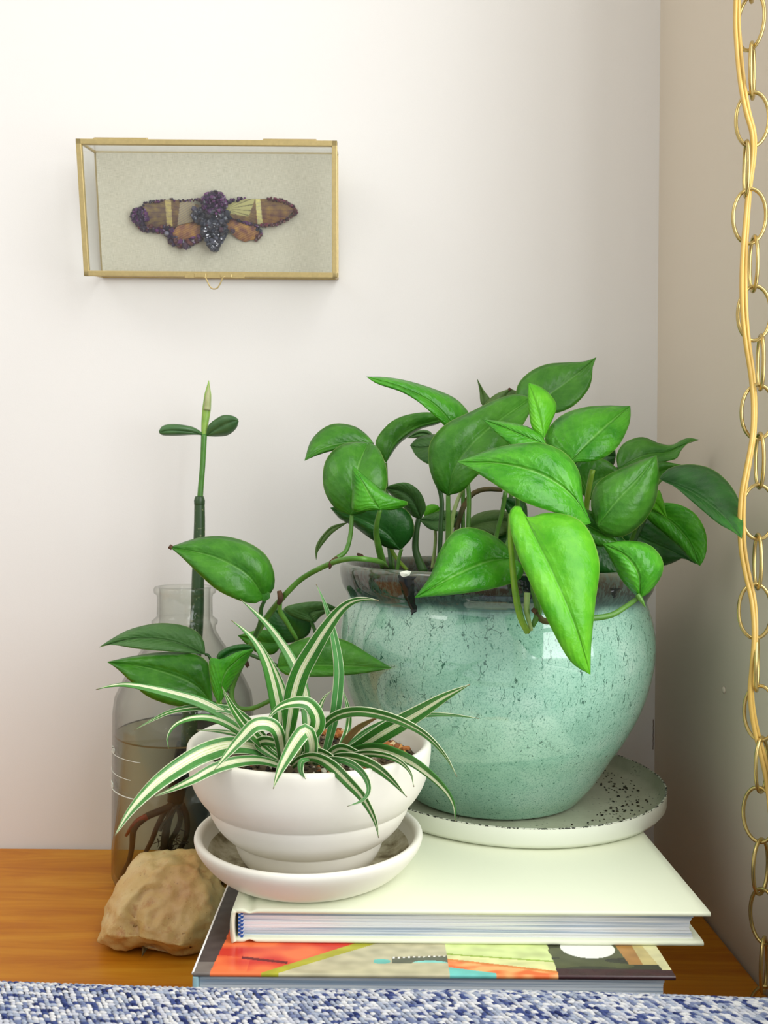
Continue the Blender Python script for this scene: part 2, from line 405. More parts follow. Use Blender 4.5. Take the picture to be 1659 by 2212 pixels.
# table -------------------------------------------------------------------
tb = thing('side_table', (-.3, .7, FLOOR), 'honey-coloured wooden table top against the wall, carrying books, rock and bottle', 'table')
box('table_top', (-1.05, XR - .002, .488, DW - .002, -.028, 0), M['wood'], tb, .004)
boxes('apron', [(-1.0, XR - .03, .52, .54, -.1, -.028), (-1.0, XR - .03, .87, .89, -.1, -.028)], M['wood'], tb)
for (lx, ly) in ((-1.0, .52), (XR - .07, .52), (-1.0, .85), (XR - .07, .85)):
    box('leg', (lx, lx + .04, ly, ly + .04, FLOOR, -.028), M['wood'], tb, .003)

# sofa ---------------------------------------------------------------------
ZS = .0950
so = thing('sofa', (-.1, .3, FLOOR), 'blue and white tweed sofa back in the blurred foreground below the books', 'sofa')
def sofa_body():
    # cross section (y,z) of the padded back, extruded along x with a faint sag
    sec = [(.486, FLOOR + .05), (.486, ZS - .045), (.4845, ZS - .018), (.478, ZS - .005), (.462, ZS), (.40, ZS + .001), (.36, ZS - .004), (.335, ZS - .02), (.325, ZS - .06), (.32, FLOOR + .45), (.32, FLOOR + .05)]
    V, Fc = [], []; nx = 60
    for i in range(nx + 1):
        xx = -1.0 + 1.27 * i / nx
        for (y, z_) in sec: V.append((xx, y, z_ + (sofz(xx) if z_ > 0 else 0)))
    k = len(sec)
    for i in range(nx):
        for j in range(k):
            a = i * k + j; b = i * k + (j + 1) % k; Fc.append((a, b, b + k, a + k))
    Fc.append(tuple(range(k))); Fc.append(tuple(nx * k + j for j in range(k - 1, -1, -1)))
    return V, Fc
def sofz(xx): return .0015 - .012 * (xx + .22) + .001 * math.sin(xx * 17)
V, Fc = sofa_body(); x = N('tweed_base'); x.base(rgb(104, 114, 146)); x.set(Roughness=.95); M['tweed'] = x.m
fixnormals(obj('sofa_back', V, Fc, M['tweed'], so))
# yarn stitches: individual little loops, far too many to count
def stitches():
    V, Fc, C = [], [], []
    cw = [rgb(208, 208, 208), rgb(186, 188, 196), rgb(156, 164, 180), rgb(112, 122, 152), rgb(66, 78, 124), rgb(42, 52, 98)]
    wts = [24, 24, 22, 14, 10, 6]
    def top(xx, s):
        # s: distance from the rear lower edge over the top, metres
        dz = sofz(xx)
        path = [(.4865, ZS - .022), (.4855, ZS - .012), (.480, ZS - .0035), (.470, ZS), (.41, ZS + .0012), (.36, ZS - .003)]
        for a, b in zip(path, path[1:]):
            L = math.hypot(b[0] - a[0], b[1] - a[1])
            if s <= L: t = s / L; break
            s -= L
        else: return None
        t = min(1, t); ny, nz = (a[1] - b[1]), (b[0] - a[0]); L = math.hypot(ny, nz)
        return Vector((xx, a[0] + (b[0] - a[0]) * t, a[1] + (b[1] - a[1]) * t + dz)), Vector((0, ny / L * -1 if False else -ny / L, abs(nz / L)))
    rows = 50; px_, py_ = .0031, .0026
    for r in range(rows):
        nxn = int(.868 / px_)
        for i in range(nxn):
            xx = -.60 + i * px_ + (r % 2) * px_ * .5 + random.uniform(-.0004, .0004)
            q = top(xx, .001 + r * py_ + random.uniform(-.0003, .0003))
            if q is None: continue
            p, nn = q
            c = random.choices(cw, wts)[0]
            a = .5 + random.uniform(-.45, .45); ln = random.uniform(.0017, .0027); wd = random.uniform(.0008, .0012)
            dx = Vector((math.cos(a), -math.sin(a) * 1.0, 0)); dy = nn.cross(dx).normalized(); dx = dy.cross(nn).normalized()
            k = len(V)
            for t, rr in ((-1, .25), (-.55, .85), (0, 1), (.55, .85), (1, .25)):
                for s_ in range(5):
                    an = PI * (s_ / 4) ; V.append(p + dx * (t * ln) + dy * (math.cos(an) * wd * rr) + nn * (math.sin(an) * .0011 * rr + .0001)); C.append(c)
            for t in range(4):
                for s_ in range(4): Fc.append((k + t * 5 + s_, k + t * 5 + s_ + 1, k + t * 5 + s_ + 6, k + t * 5 + s_ + 5))
    return V, Fc, C
V, Fc, C = stitches(); ob = obj('tweed_weave', V, Fc, M['vyarn'], so, cols=C); tag(ob, kind='stuff')

# ================================================================== BOOKS
HB = 0.1075; T1 = .0219; HL = HB - T1
x = N('ivory_cloth'); n = x.noise(700, 2, .5, x.coord('Object')); x.base(x.mix(x.noise(12, 3, .5, x.coord('Object')), rgb(232, 236, 212), rgb(226, 230, 204))); x.bump(n, .15, .0003); x.set(Roughness=.6); M['ivory'] = x.m
def pagemat(name, c, c2, period):
    x = N(name); co = x.coord('Object', (1, 1, 1)); sp_ = x.n('ShaderNodeSeparateXYZ'); x.l(co, sp_.inputs[0])
    nn = x.n('ShaderNodeTexNoise'); nn.noise_dimensions = '3D'; nn.inputs['Scale'].default_value = 1; nn.inputs['Detail'].default_value = 2
    x.l(x.coord('Object', (5, 5, period)), nn.inputs['Vector'])
    r = x.ramp(nn.outputs['Fac'], [(.38, c2), (.52, c)])
    x.base(r); x.bump(nn.outputs['Fac'], .4, .0006); x.set(Roughness=.8); return x.m
M['pages'] = pagemat('white_pages', rgb(234, 236, 238), rgb(176, 190, 206), 520)
M['pages2'] = pagemat('grey_white_pages', rgb(228, 234, 238), rgb(160, 180, 200), 420)

def pageblock(name, x0, x1, y0, y1, z0, z1, mat, parent, nleaf, wob):
    """stack of visible leaf bundles, each slightly proud or recessed"""
    V, Fc = [], []; dz = (z1 - z0) / nleaf
    for i in range(nleaf):
        o = random.uniform(0, wob); e = random.uniform(0, wob)
        curve = -.0028 * math.sin(PI * (i + .5) / nleaf)
        v, f = boxdata(x0, x1 - e + curve, y0 + o, y1, z0 + i * dz, z0 + (i + 1) * dz - dz * .12)
        k = len(V); V += v; Fc += [tuple(a + k for a in q) for q in f]
    return obj(name, V, Fc, mat, parent, smooth=False)

# upper, ivory book
bx0, bx1, by0, by1 = -.0905, .2125, .5405, .775
bt = .0031
bk = thing('hardcover_book', (.06, .65, HL), 'ivory cloth hardcover book carrying both saucers, top of the stack', 'book')
zt = HB - bt
def board(name, x0, x1, y0, y1, z0, z1, mat, parent, groove=None):
    V, Fc = [], []; nx = 40
    r = (z1 - z0) / 2
    xs = []
    for i in range(nx + 1): xs.append(x0 + (x1 - x0) * i / nx)
    if groove: xs = sorted(set(xs + [groove + k * .0012 for k in range(-4, 5)]))
    ring = []
    for yy, side in ((y0, -1), (y1, 1)): pass
    prof = []  # (y,z) closed rounded rect
    for k in range(7): a = -PI / 2 - PI * k / 6; prof.append((y0 + r + math.cos(a) * r, (z0 + z1) / 2 + math.sin(a) * r))
    for k in range(7): a = PI / 2 - PI * k / 6; prof.append((y1 - r + math.cos(a) * r, (z0 + z1) / 2 + math.sin(a) * r))
    for xx in xs:
        e = min(1, (xx - x0) / r if xx - x0 < r else 1, (x1 - xx) / r if x1 - xx < r else 1)
        g = 0
        if groove: g = .0019 * math.exp(-((xx - groove) / .0028) ** 2)
        for (y, z_) in prof:
            zc = (z0 + z1) / 2; V.append((xx, y, zc + (z_ - zc) * (1 - g / r * .45) - (g * .6 if groove_dir > 0 else -g * .6)))
    k = len(prof)
    for i in range(len(xs) - 1):
        for j in range(k): a = i * k + j; b = i * k + (j + 1) % k; Fc.append((a, b, b + k, a + k))
    Fc.append(tuple(range(k))); Fc.append(tuple((len(xs) - 1) * k + j for j in range(k - 1, -1, -1)))
    return fixnormals(obj(name, V, Fc, mat, parent))
groove_dir = 1
board('front_cover', bx0 + .001, bx1, by0, by1, zt, HB, M['ivory'], bk, bx0 + .012)
groove_dir = -1
board('back_cover', bx0 + .001, bx1 - .004, by0 + .0005, by1, HL, HL + bt, M['ivory'], bk, bx0 + .012)
# spine, slightly rounded, with the raised crimped ends
V, Fc = [], []; prof = []
for k in range(13):
    a = PI / 2 + PI * k / 12; prof.append((bx0 + .0012 + math.cos(a) * .0016, (HL + HB) / 2 + math.sin(a) * (T1 / 2 - .0003)))
prof += [(p[0] + .0026, (HL + HB) / 2 + (p[1] - (HL + HB) / 2) * .86) for p in reversed(prof)]
for yy in (by0 - .0004, by0 + .002, by1 - .002, by1):
    for p in prof: V.append((p[0], yy, p[1]))
k = len(prof)
for i in range(3):
    for j in range(k): a = i * k + j; b = i * k + (j + 1) % k; Fc.append((a, b, b + k, a + k))
Fc += [tuple(range(k)), tuple(3 * k + j for j in range(k - 1, -1, -1))]
fixnormals(obj('spine', V, Fc, M['ivory'], bk))
pageblock('page_block', bx0 + .0075, bx1 - .0085, by0 + .004, by1 - .003, HL + bt, zt, M['pages'], bk, 14, .0009)
hb = thing_hb = None
V, Fc, C = [], [], []
nst = 13
for i in range(nst):
    z0 = HL + bt + (zt - HL - bt) * i / nst; z1 = z0 + (zt - HL - bt) / nst
    for j, (xa, xb) in enumerate(((bx0 + .0045, bx0 + .0060), (bx0 + .0060, bx0 + .0075))):
        v, f = boxdata(xa, xb, by0 + .0022 - (.0006 if (i + j) % 2 else 0), by0 + .006, z0, z1)
        kk = len(V); V += v; Fc += [tuple(a + kk for a in q) for q in f]
        C += [rgb(40, 84, 160) if (i + j) % 2 else rgb(226, 230, 236)] * 8
tag(obj('headband', V, Fc, M['vyarn'], bk, smooth=False, cols=C), 'blue and white woven headband')
# lower, cookbook with a printed cover
lx0, lx1, ly0, ly1 = -.1068, .1785, .5065, .76
lb = thing('cookbook', (.03, .63, 0), 'glossy printed cookbook with red peppers on its cover, under the ivory book', 'book')
ct = .0026
def inside(p, poly):
    c = False; n = len(poly); j = n - 1
    for i in range(n):
        if (poly[i][1] > p[1]) != (poly[j][1] > p[1]) and p[0] < (poly[j][0] - poly[i][0]) * (p[1] - poly[i][1]) / (poly[j][1] - poly[i][1]) + poly[i][0]: c = not c
        j = i
    return c
def coverprint(u, v):
    """colour printed on the cover; u,v are pixels of the visible strip's own drawing (u along the front edge, v depth)"""
    n = noise.noise(Vector((u * .03, v * .1, 0))); n2 = noise.noise(Vector((u * .008, v * .05, 5)))
    def c(r, g, b): k = 1 + .12 * n; return rgb(min(255, r * k), min(255, g * k), min(255, b * k))
    if v < 1990 and u < 560 or u < 470 + (2075 - v) * .12 - 6 + (0 if v > 2040 else (2040 - v) * .05):
        if not inside((u, v), [(473, 1990), (500, 1960), (560, 1960), (620, 2043), (520, 2062), (478, 2048), (470, 2020)]):
            if v < 2076: return c(74, 66, 64)
            if u < 462 + (2097 - v) * .6: return c(118, 110, 104)
    if u > 1450 - (2097 - v) * .25 and v < 2085: return c(214, 210, 160)
    if u > 1385 - (2097 - v) * .2 and v < 2075: return c(168, 124, 66) if u < 1410 else c(196, 180, 120)
    if (u - 1305) ** 2 / 62 ** 2 + (v - 2040) ** 2 / 22 ** 2 < 1: return rgb(240, 242, 232)
    if u > 1215 - max(0, 6 * n):
        if v > 2084: return c(66, 42, 44)
        return c(84, 88, 56) if n2 > -.05 else c(60, 62, 44)
    if u > 980:
        a = (u - 980) / 235
        if v < 2054 + 14 * a: return c(206, 220, 150)
        if v < 2057 + 14 * a: return c(150, 176, 70)
        if v < 2065 + 24 * a: return c(220, 222, 158)
        if v < 2069 + 24 * a: return c(214, 132, 66)
        if v > 2083 + 26 * a and u < 1080: return c(112, 196, 186)
        k = min(1, max(0, .6 + 2 * n)); return rgb(228 + 10 * k, 112 + 62 * k, 60 + 50 * k)
    if 815 < u < 985:
        if (u - 832) ** 2 / 20 ** 2 + (v - 2072) ** 2 / 5 ** 2 < 1: return c(110, 190, 178)
        if 855 < u and (u - 870) * -.03 + 2062 < v < 2076 + (0 if u < 900 else -2) and u < 980:
            if v < 2066 - (u - 860) * .05: return rgb(236, 236, 230) if math.sin(u * .55) > 0 else c(110, 104, 84)
            if (u - 940) ** 2 / 38 ** 2 + (v - 2074) ** 2 / 4.5 ** 2 < 1: return c(130, 206, 196)
            return c(96, 100, 82)
    e = 780 - (v - 2043) * 3.4
    if u < e - 40 + (v - 2043) * .3:
        l = 2068 + (u - 540) * .10
        if abs(v - l) < 2.4 and 520 < u < 625: return c(110, 30, 28)
        k = min(1, max(0, .5 + 2.0 * noise.noise(Vector((u * .013, v * .045, 2))) + (.4 if v > l and u < 540 else 0)))
        return rgb(206 + 32 * k, 58 + 62 * k, 44 + 26 * k)
    if u < e + 8 + (v - 2043) * .1: return c(170, 168, 50)
    return c(188, 182, 150)
def printed_cover():
    V, Fc, C = [], [], []; nx, ny = 640, 150
    ys = [ly0 + .136 * (j / ny) ** 1.6 for j in range(ny + 1)] + [ly1]
    for j, yy in enumerate(ys):
        for i in range(nx + 1):
            xx = lx0 + (lx1 - lx0) * i / nx
            du, dv = xx / yy * F, (H - HL) / yy * F
            u = CX + du * math.cos(TH) - dv * math.sin(TH); v = CY + du * math.sin(TH) + dv * math.cos(TH)
            # drawing laid out flat on the board: front-edge coordinate and distance from it
            ue = CX + xx / ly0 * F; ve = 2097 - (yy - ly0) / .030 * 54
            V.append((xx, yy, HL + .0)); C.append(coverprint(ue, ve) if j <= ny else rgb(74, 66, 64))
    for j in range(len(ys) - 1):
        for i in range(nx): a = j * (nx + 1) + i; Fc.append((a, a + 1, a + nx + 2, a + nx + 1))
    # turned-in front edge of the board
    k = len(V)
    for i in range(nx + 1): V.append((lx0 + (lx1 - lx0) * i / nx, ly0 - .0008, HL - ct * .45)); C.append(C[i])
    for i in range(nx + 1): V.append((lx0 + (lx1 - lx0) * i / nx, ly0, HL - ct)); C.append(tuple(q * .8 for q in C[i][:3]) + (1,))
    for i in range(nx): Fc.append((i + 1, i, k + i, k + i + 1)); Fc.append((k + i + 1, k + i, k + nx + 1 + i, k + nx + 2 + i))
    return V, Fc, C
V, Fc, C = printed_cover(); ob = obj('cover_print', V, Fc, M['vprint'], lb, cols=C); ob['label'] = 'glossy cover print with red peppers and coloured tiles'
x = N('blue_board'); x.base(rgb(168, 208, 216)); x.set(Roughness=.5); M['blueboard'] = x.m
box('front_cover', (lx0, lx1, ly0 + .0002, ly1, HL - ct, HL - .0002), M['white'], lb)
sweep('cover_edge', [Vector((lx0, ly0, HL - .0008)), Vector((lx0, ly1, HL - .0008))], .0010, M['white'], lb, 8)
box('spine', (lx0 - .0005, lx0 + .003, ly0, ly1, .0, HL - ct), M['blueboard'], lb, .001)
box('back_cover', (lx0, lx1, ly0, ly1, .0, ct), M['blueboard'], lb)
pageblock('page_block', lx0 + .0032, lx1 - .005, ly0 + .003, ly1 - .003, ct, HL - ct, M['pages2'], lb, 52, .0007)

# ================================================================== GREEN POT + SAUCER
sx, sy, SR = .1224, .7675, .132; se = .0174
gs = thing('plant_saucer', (sx, sy, HB), 'wide flat off-white saucer with chipped dark rim and soil crumbs, under the green pot', 'saucer')
lathe('dish', [(0, HB), (SR * .93, HB), (SR * .975, HB + .0012), (SR * .997, HB + .005), (SR, HB + se - .0008)], M['enamel'], gs, sx, sy, 128)
lathe('dish_inside', [(SR - .0016, HB + se - .0006), (SR - .003, HB + .007), (SR - .0065, HB + .004), (SR - .016, HB + .0025), (0, HB + .0025)], M['dusty'], gs, sx, sy, 128)
lathe('rim', [(SR, HB + se - .0009), (SR + .0001, HB + se - .0004), (SR - .0006, HB + se), (SR - .0015, HB + se - .0006)], M['chip'], gs, sx, sy, 160)
def crumbs(name, n, fpos, smin, smax, cols_, mat, parent, flat=.6):
    V, Fc, C = [], [], []
    for _ in range(n):
        p = Vector(fpos()); s = random.uniform(smin, smax); c = random.choice(cols_); k = len(V)
        rot = Matrix.Rotation(random.uniform(0, 6.3), 3, 'Z') @ Matrix.Rotation(random.uniform(-.6, .6), 3, 'X')
        ico = [(0, 0, 1), (.9, 0, .4), (.3, .85, .4), (-.7, .5, .4), (-.7, -.5, .4), (.3, -.85, .4), (.7, .5, -.4), (-.3, .85, -.4), (-.9, 0, -.4), (-.3, -.85, -.4), (.7, -.5, -.4), (0, 0, -1)]
        for q in ico:
            j = 1 + random.uniform(-.25, .25); V.append(p + rot @ Vector((q[0] * s * j * 1.2, q[1] * s * j, q[2] * s * j * flat))); C.append(c)
        for f in ((0, 1, 2), (0, 2, 3), (0, 3, 4), (0, 4, 5), (0, 5, 1), (1, 6, 2), (2, 6, 7), (2, 7, 3), (3, 7, 8), (3, 8, 4), (4, 8, 9), (4, 9, 5), (5, 9, 10), (5, 10, 1), (1, 10, 6), (6, 11, 7), (7, 11, 8), (8, 11, 9), (9, 11, 10), (10, 11, 6)):
            Fc.append(tuple(a + k for a in f))
    return obj(name, V, Fc, mat, parent, smooth=False, cols=C)
def saucerpos():
    while True:
        a = random.gauss(-.1, .55); r = random.uniform(.085, .122)
        x_, y_ = sx + r * math.cos(a), sy + r * math.sin(a)
        if math.hypot(x_ - .104, y_ - .757) > .088: return (x_, y_, HB + .003)
tag(crumbs('soil_crumbs', 150, saucerpos, .0004, .0013, [rgb(50, 46, 30), rgb(70, 66, 44), rgb(36, 36, 26)], M['vcol'], gs), 'dark soil crumbs', kind='stuff')

gx, gy = .105, .764; GB = HB + .0028; RZ = .2035
gp = thing('ceramic_pot', (gx, gy, GB), 'large celadon green crackle-glazed pot with dark rim, standing on the chipped saucer', 'pot')
outer = [(.0, .0), (.066, .0), (.074, .0015), (.0785, .006), (.0885, .018), (.1035, .042), (.1165, .062), (.1285, .088), (.1355, .115), (.1375, .135), (.1360, .152), (.1325, .166), (.1300, .1735), (.1315, .178), (.1350, .184), (.1372, .192), (.1380, .199), (.1368, .2028), (.1345, .2040), (.1315, .2030), (.1290, .199), (.1270, .192)]
inner = [(.1265, .185), (.1265, .17), (.128, .15), (.128, .13), (.122, .09), (.105, .055), (.07, .02), (0, .015)]
prof = [(r, z_) for r, z_ in smoothprof(outer[1:], 110)]
fixp = [(0, 0)] + prof + inner
pot = lathe('pot_body', fixp, M['celadon'], None, 0, 0, 160)
pot.location = (0, 0, 0); pot.parent = gp
# dark running drips of the iron glaze on the rim (slightly proud of the surface)
def drip(name, ang0, w0, zt_, zb, seed):
    V, Fc = [], []; nz, na = 26, 9
    def R(z_):
        for a, b in zip(outer, outer[1:]):
            if a[1] <= z_ <= b[1] and b[1] > a[1]: return a[0] + (b[0] - a[0]) * (z_ - a[1]) / (b[1] - a[1])
        return .13
    for i in range(nz + 1):
        z_ = zt_ + (zb - zt_) * i / nz; t = i / nz
        w_ = w0 * (1 - .75 * t ** .8) * (1 + .35 * noise.noise(Vector((seed, t * 6, 0)))) * (1 if t < .95 else .3)
        c0 = ang0 + .02 * noise.noise(Vector((seed + 9, t * 4, 0)))
        for k in range(na):
            q = -1 + 2 * k / (na - 1); a = c0 + q * w_; r = R(z_) + .0012 * (1 - q * q) - .0002
            V.append((r * math.cos(a), r * math.sin(a), z_))
    for i in range(nz):
        for k in range(na - 1): a = i * na + k; Fc.append((a, a + 1, a + na + 1, a + na))
    o = obj(name, V, Fc, M['drip']); o.parent = gp; return o
def angof(u, v=1260):
    du = (u - CX) / F  # ray x=du*y hits circle
    A = 1 + du * du; B = -2 * (gx * du + gy); Cc = gx * gx + gy * gy - .137 ** 2
    y = (-B - math.sqrt(max(0, B * B - 4 * A * Cc))) / (2 * A); return math.atan2(y - gy, du * y - gx)
drip('glaze_drip', angof(882), .075, .200, .1700, 1); drip('glaze_drip', angof(1150), .10, .2025, .186, 3)
drip('glaze_drip', angof(1330), .05, .192, .185, 5)
# small white chip on the rim lip
ob = obj('rim_chip', [P(863, 1236, .632), P(878, 1232, .632), P(889, 1234, .633), P(884, 1243, .630), P(872, 1247, .630), P(866, 1244, .631), P(877, 1239, .6285)], [(0, 1, 6), (1, 2, 6), (2, 3, 6), (3, 4, 6), (4, 5, 6), (5, 0, 6)], M['enamel'], gp, smooth=False)

def soil(name, cx, cy, R, z0, label, n, sizes, cols_):
    root = thing(name, (cx, cy, z0), label, 'soil'); root['kind'] = 'stuff'
    V, Fc, C = [], [], []; nr, na = 14, 48
    V.append((cx, cy, z0 + .004)); C.append(cols_[0])
    for i in range(1, nr + 1):
        for k in range(na):
            a = 2 * PI * k / na; r = R * i / nr; p = Vector((cx + r * math.cos(a), cy + r * math.sin(a), z0 + .004 * (1 - i / nr) + .002 * noise.noise(Vector((r * 60 * math.cos(a), r * 60 * math.sin(a), 0))))); V.append(p); C.append(cols_[0])
    for k in range(na): Fc.append((0, 1 + k, 1 + (k + 1) % na))
    for i in range(nr - 1):
        for k in range(na): a = 1 + i * na + k; b = 1 + i * na + (k + 1) % na; Fc.append((a, a + na, b + na, b))
    o1 = obj('soil_surface', V, Fc, M['vcol'], root, cols=C); o1['kind'] = 'stuff'
    def pos():
        a = random.uniform(0, 2 * PI); r = R * .97 * math.sqrt(random.random()); return (cx + r * math.cos(a), cy + r * math.sin(a), z0 + .004 * (1 - r / R) + random.uniform(0, .0015))
    o2 = crumbs('soil_crumbs', n, pos, sizes[0], sizes[1], cols_, M['vcol'], root, .8); o2['kind'] = 'stuff'
    return root
soil('potting_soil', gx, gy, .1262, GB + .182, 'dark potting soil inside the large green pot', 500, (.001, .003), [rgb(46, 36, 26), rgb(66, 52, 36), rgb(34, 28, 22), rgb(90, 74, 50)])

# ================================================================== WHITE POT + SAUCER
wx, wy = -.0465, .6090
ws = thing('plant_saucer', (wx, wy, HB), 'small thick cream saucer with brown water stains, under the white tiered pot', 'saucer')
z0 = HB
so_prof = smoothprof([(.052, z0), (.0605, z0 + .0008), (.0665, z0 + .004), (.0735, z0 + .011), (.0785, z0 + .018), (.0803, z0 + .0225), (.0800, z0 + .0252), (.0785, z0 + .0262), (.0765, z0 + .0258), (.0748, z0 + .0240), (.0735, z0 + .020)], 50)
lathe('dish', [(0, z0)] + so_prof + [(.0705, z0 + .0150)], M['cream'], ws, wx, wy, 128)
lathe('dish_inside', smoothprof([(.0706, z0 + .0152), (.066, z0 + .010), (.058, z0 + .0062), (.045, z0 + .005), (.03, z0 + .005)], 20) + [(0, z0 + .005)], M['stain'], ws, wx, wy, 96)
wp = thing('planter_pot', (wx, wy, HB + .005), 'white glazed bowl-shaped pot with stepped tiers, standing in the cream saucer', 'pot')
b0 = HB + .005
tiers = smoothprof([(.0440, b0), (.0470, b0 + .0035), (.0505, b0 + .0095), (.0525, b0 + .0155), (.0532, b0 + .0180)], 14)
tiers += smoothprof([(.0532, b0 + .0188), (.0545, b0 + .0192), (.0590, b0 + .0225), (.0650, b0 + .0290), (.0695, b0 + .0370), (.0712, b0 + .0420)], 20)
tiers += smoothprof([(.0712, b0 + .0428), (.0722, b0 + .0434), (.0770, b0 + .0490), (.0815, b0 + .0570), (.0842, b0 + .0660), (.0856, b0 + .0760), (.0858, b0 + .0815), (.0850, b0 + .0843), (.0832, b0 + .0852), (.0812, b0 + .0846), (.0798, b0 + .0820), (.0785, b0 + .0760)], 46)
inn = smoothprof([(.0780, b0 + .0740), (.0755, b0 + .066), (.070, b0 + .055), (.060, b0 + .04), (.04, b0 + .02), (.0, b0 + .015)], 16)
lathe('pot_body', [(0, b0)] + tiers + inn, M['cream'], wp, wx, wy, 144)
ZSOIL = b0 + .0735
wsoil = soil('potting_soil', wx, wy, .0772, ZSOIL - .003, 'gritty soil with orange bark and white flecks in the white pot', 900, (.0008, .0024), [rgb(84, 70, 50), rgb(58, 48, 34), rgb(120, 104, 80), rgb(196, 190, 170), rgb(40, 32, 26), rgb(150, 92, 50)])
def barkpos():
    a = random.choice([random.gauss(.25, .25), random.gauss(1.15, .25)]); r = random.uniform(.045, .070)
    return (wx + r * math.cos(a), wy + r * math.sin(a), ZSOIL + random.uniform(0, .003))
tag(crumbs('bark_chips', 46, barkpos, .0018, .0042, [rgb(178, 112, 58), rgb(204, 148, 84), rgb(140, 84, 44), rgb(222, 196, 150)], M['vcol'], wsoil, .7), 'orange bark chips', kind='stuff')

# ================================================================== PLANT BUILDERS
def leaf(parent, mid, left, right, mat, dl=0.0, dr=0.0, bow=.003, label=None, n=22, ns=5, tipbrown=False, wave=.0):
    """blade between two margins and a midrib; every row keeps its own depth"""
    B, T = mid[0], mid[-1]
    m = catmull(mid, n)
    L = catmull([B[:2]] + list(left) + [T[:2]], n); R = catmull([B[:2]] + list(right) + [T[:2]], n)
    V, UV, Fc = [], [], []
    for i in range(n):
        t = i / (n - 1); env = math.sin(PI * min(1, max(0, t))) ** .6 if 0 < t < 1 else 0
        row = []
        for side, E, dd in ((-1, L, dl), (1, R, dr)):
            for s in (range(ns, 0, -1) if side < 0 else range(0, ns + 1)):
                q = s / ns
                u = m[i][0] + (E[i][0] - m[i][0]) * q; v = m[i][1] + (E[i][1] - m[i][1]) * q
                d = m[i][2] + dd * env * q ** 1.3 - bow * env * math.sin(PI * q) + wave * math.sin(t * 9 + side) * env * q * q
                p = P(u, v, d); V.append(p); UV.append((.5 + side * q * .5, t))
    k = 2 * ns + 1
    for i in range(n - 1):
        for j in range(k - 1): a = i * k + j; Fc.append((a, a + 1, a + k + 1, a + k))
    o = obj('leaf', V, Fc, mat, parent, uvs=UV)
    md = o.modifiers.new('thick', 'SOLIDIFY'); md.thickness = .0004; md.offset = 0
    if label: o['label'] = label
    return o
def blade(parent, pts, ds, w, mat, label=None, n=30, fold=.35, twist=0.0, w0=.55):
    """pts tip-first (u,v); ds depths tip..base; w max width in px"""
    pts = list(reversed(pts)); ds = list(reversed(ds))
    s = catmull(pts, n); V, UV, Fc = [], [], []; ns = 6
    for i in range(n):
        t = i / (n - 1); q = t * (len(ds) - 1); k = min(int(q), len(ds) - 2); d = ds[k] + (ds[k + 1] - ds[k]) * (q - k)
        a = s[max(0, i - 1)]; b = s[min(n - 1, i + 1)]; tx, ty = b[0] - a[0], b[1] - a[1]; L = math.hypot(tx, ty) or 1
        nx, ny = -ty / L, tx / L
        ww = w / 2 * (w0 + (1 - w0) * min(1, t / .35)) if t < .35 else w / 2 * (1 - ((t - .35) / .65) ** 1.9)
        ww = max(ww, .6)
        for j in range(ns + 1):
            c = -1 + 2 * j / ns
            dd = (abs(c) * -fold + c * (.5 + twist)) * ww * d / F
            V.append(P(s[i][0] + nx * c * ww, s[i][1] + ny * c * ww, d + dd)); UV.append((j / ns, t))
    k = ns + 1
    for i in range(n - 1):
        for j in range(ns): a = i * k + j; Fc.append((a, a + 1, a + k + 1, a + k))
    o = obj('leaf', V, Fc, mat, parent, uvs=UV)
    md = o.modifiers.new('thick', 'SOLIDIFY'); md.thickness = .0004; md.offset = 0
    if label: o['label'] = label
    return o

# ------------------------------------------------------------------ POTHOS
po = thing('pothos_plant', (gx, gy, GB + .184), 'large bushy pothos with heart-shaped leaves in the green pot, one vine trailing left', 'plant')
D, Md, Br, Li, Ol, Gr = (M[k] for k in ('L_dark', 'L_mid', 'L_bright', 'L_lime', 'L_olive', 'L_grey'))
def LF(*a, **k): return leaf(po, *a, **k)
# back row
LF([(1130, 885, .80), (1190, 850, .80), (1245, 810, .80), (1288, 772, .795)], [(1115, 870), (1118, 833), (1142, 805), (1180, 787), (1225, 783), (1262, 781)], [(1150, 893), (1200, 893), (1240, 876), (1270, 843), (1279, 815), (1280, 795)], Md, .01, -.01, .004)
LF([(1120, 900, .83), (1085, 875, .83), (1103, 840, .83)], [(1040, 900), (1048, 872), (1070, 852), (1092, 843)], [(1150, 885), (1135, 855), (1115, 845)], Ol, bow=.002, label='olive leaf with a dark curled tip')
LF([(1047, 882, .835), (1042, 850, .835), (1031, 819, .83)], [(1038, 868), (1036, 845)], [(1059, 864), (1046, 845)], Ol, bow=.001, n=12)
LF([(992, 935, .745), (935, 872, .74), (865, 836, .735), (792, 814, .73)], [(1010, 915), (1013, 893), (985, 862), (942, 842), (885, 824), (835, 815)], [(972, 930), (940, 900), (906, 870), (868, 847), (815, 829)], Br, .018, -.006, .004, wave=.002)
LF([(834, 1000, .79), (848, 962, .79), (890, 925, .80), (965, 903, .80)], [(817, 975), (811, 955), (824, 932), (850, 908), (885, 895), (930, 891)], [(843, 985), (864, 957), (906, 928), (945, 916)], Md, .0, .01, .004)
LF([(940, 945, .86), (912, 935, .86), (880, 946, .86)], [(925, 930), (900, 931)], [(920, 945), (895, 946)], Gr, n=10)
LF([(990, 965, .80), (945, 965, .80), (905, 967, .80), (886, 962, .80)], [(970, 940), (930, 939), (902, 946)], [(962, 1008), (928, 1004), (900, 986)], Gr, .01, -.01)
LF([(806, 957, .75), (748, 957, .745), (692, 971, .74), (658, 995, .735)], [(795, 942), (768, 922), (730, 915), (700, 924), (672, 952)], [(782, 962), (745, 968), (705, 977), (676, 987)], Md, .01, -.004, .004)
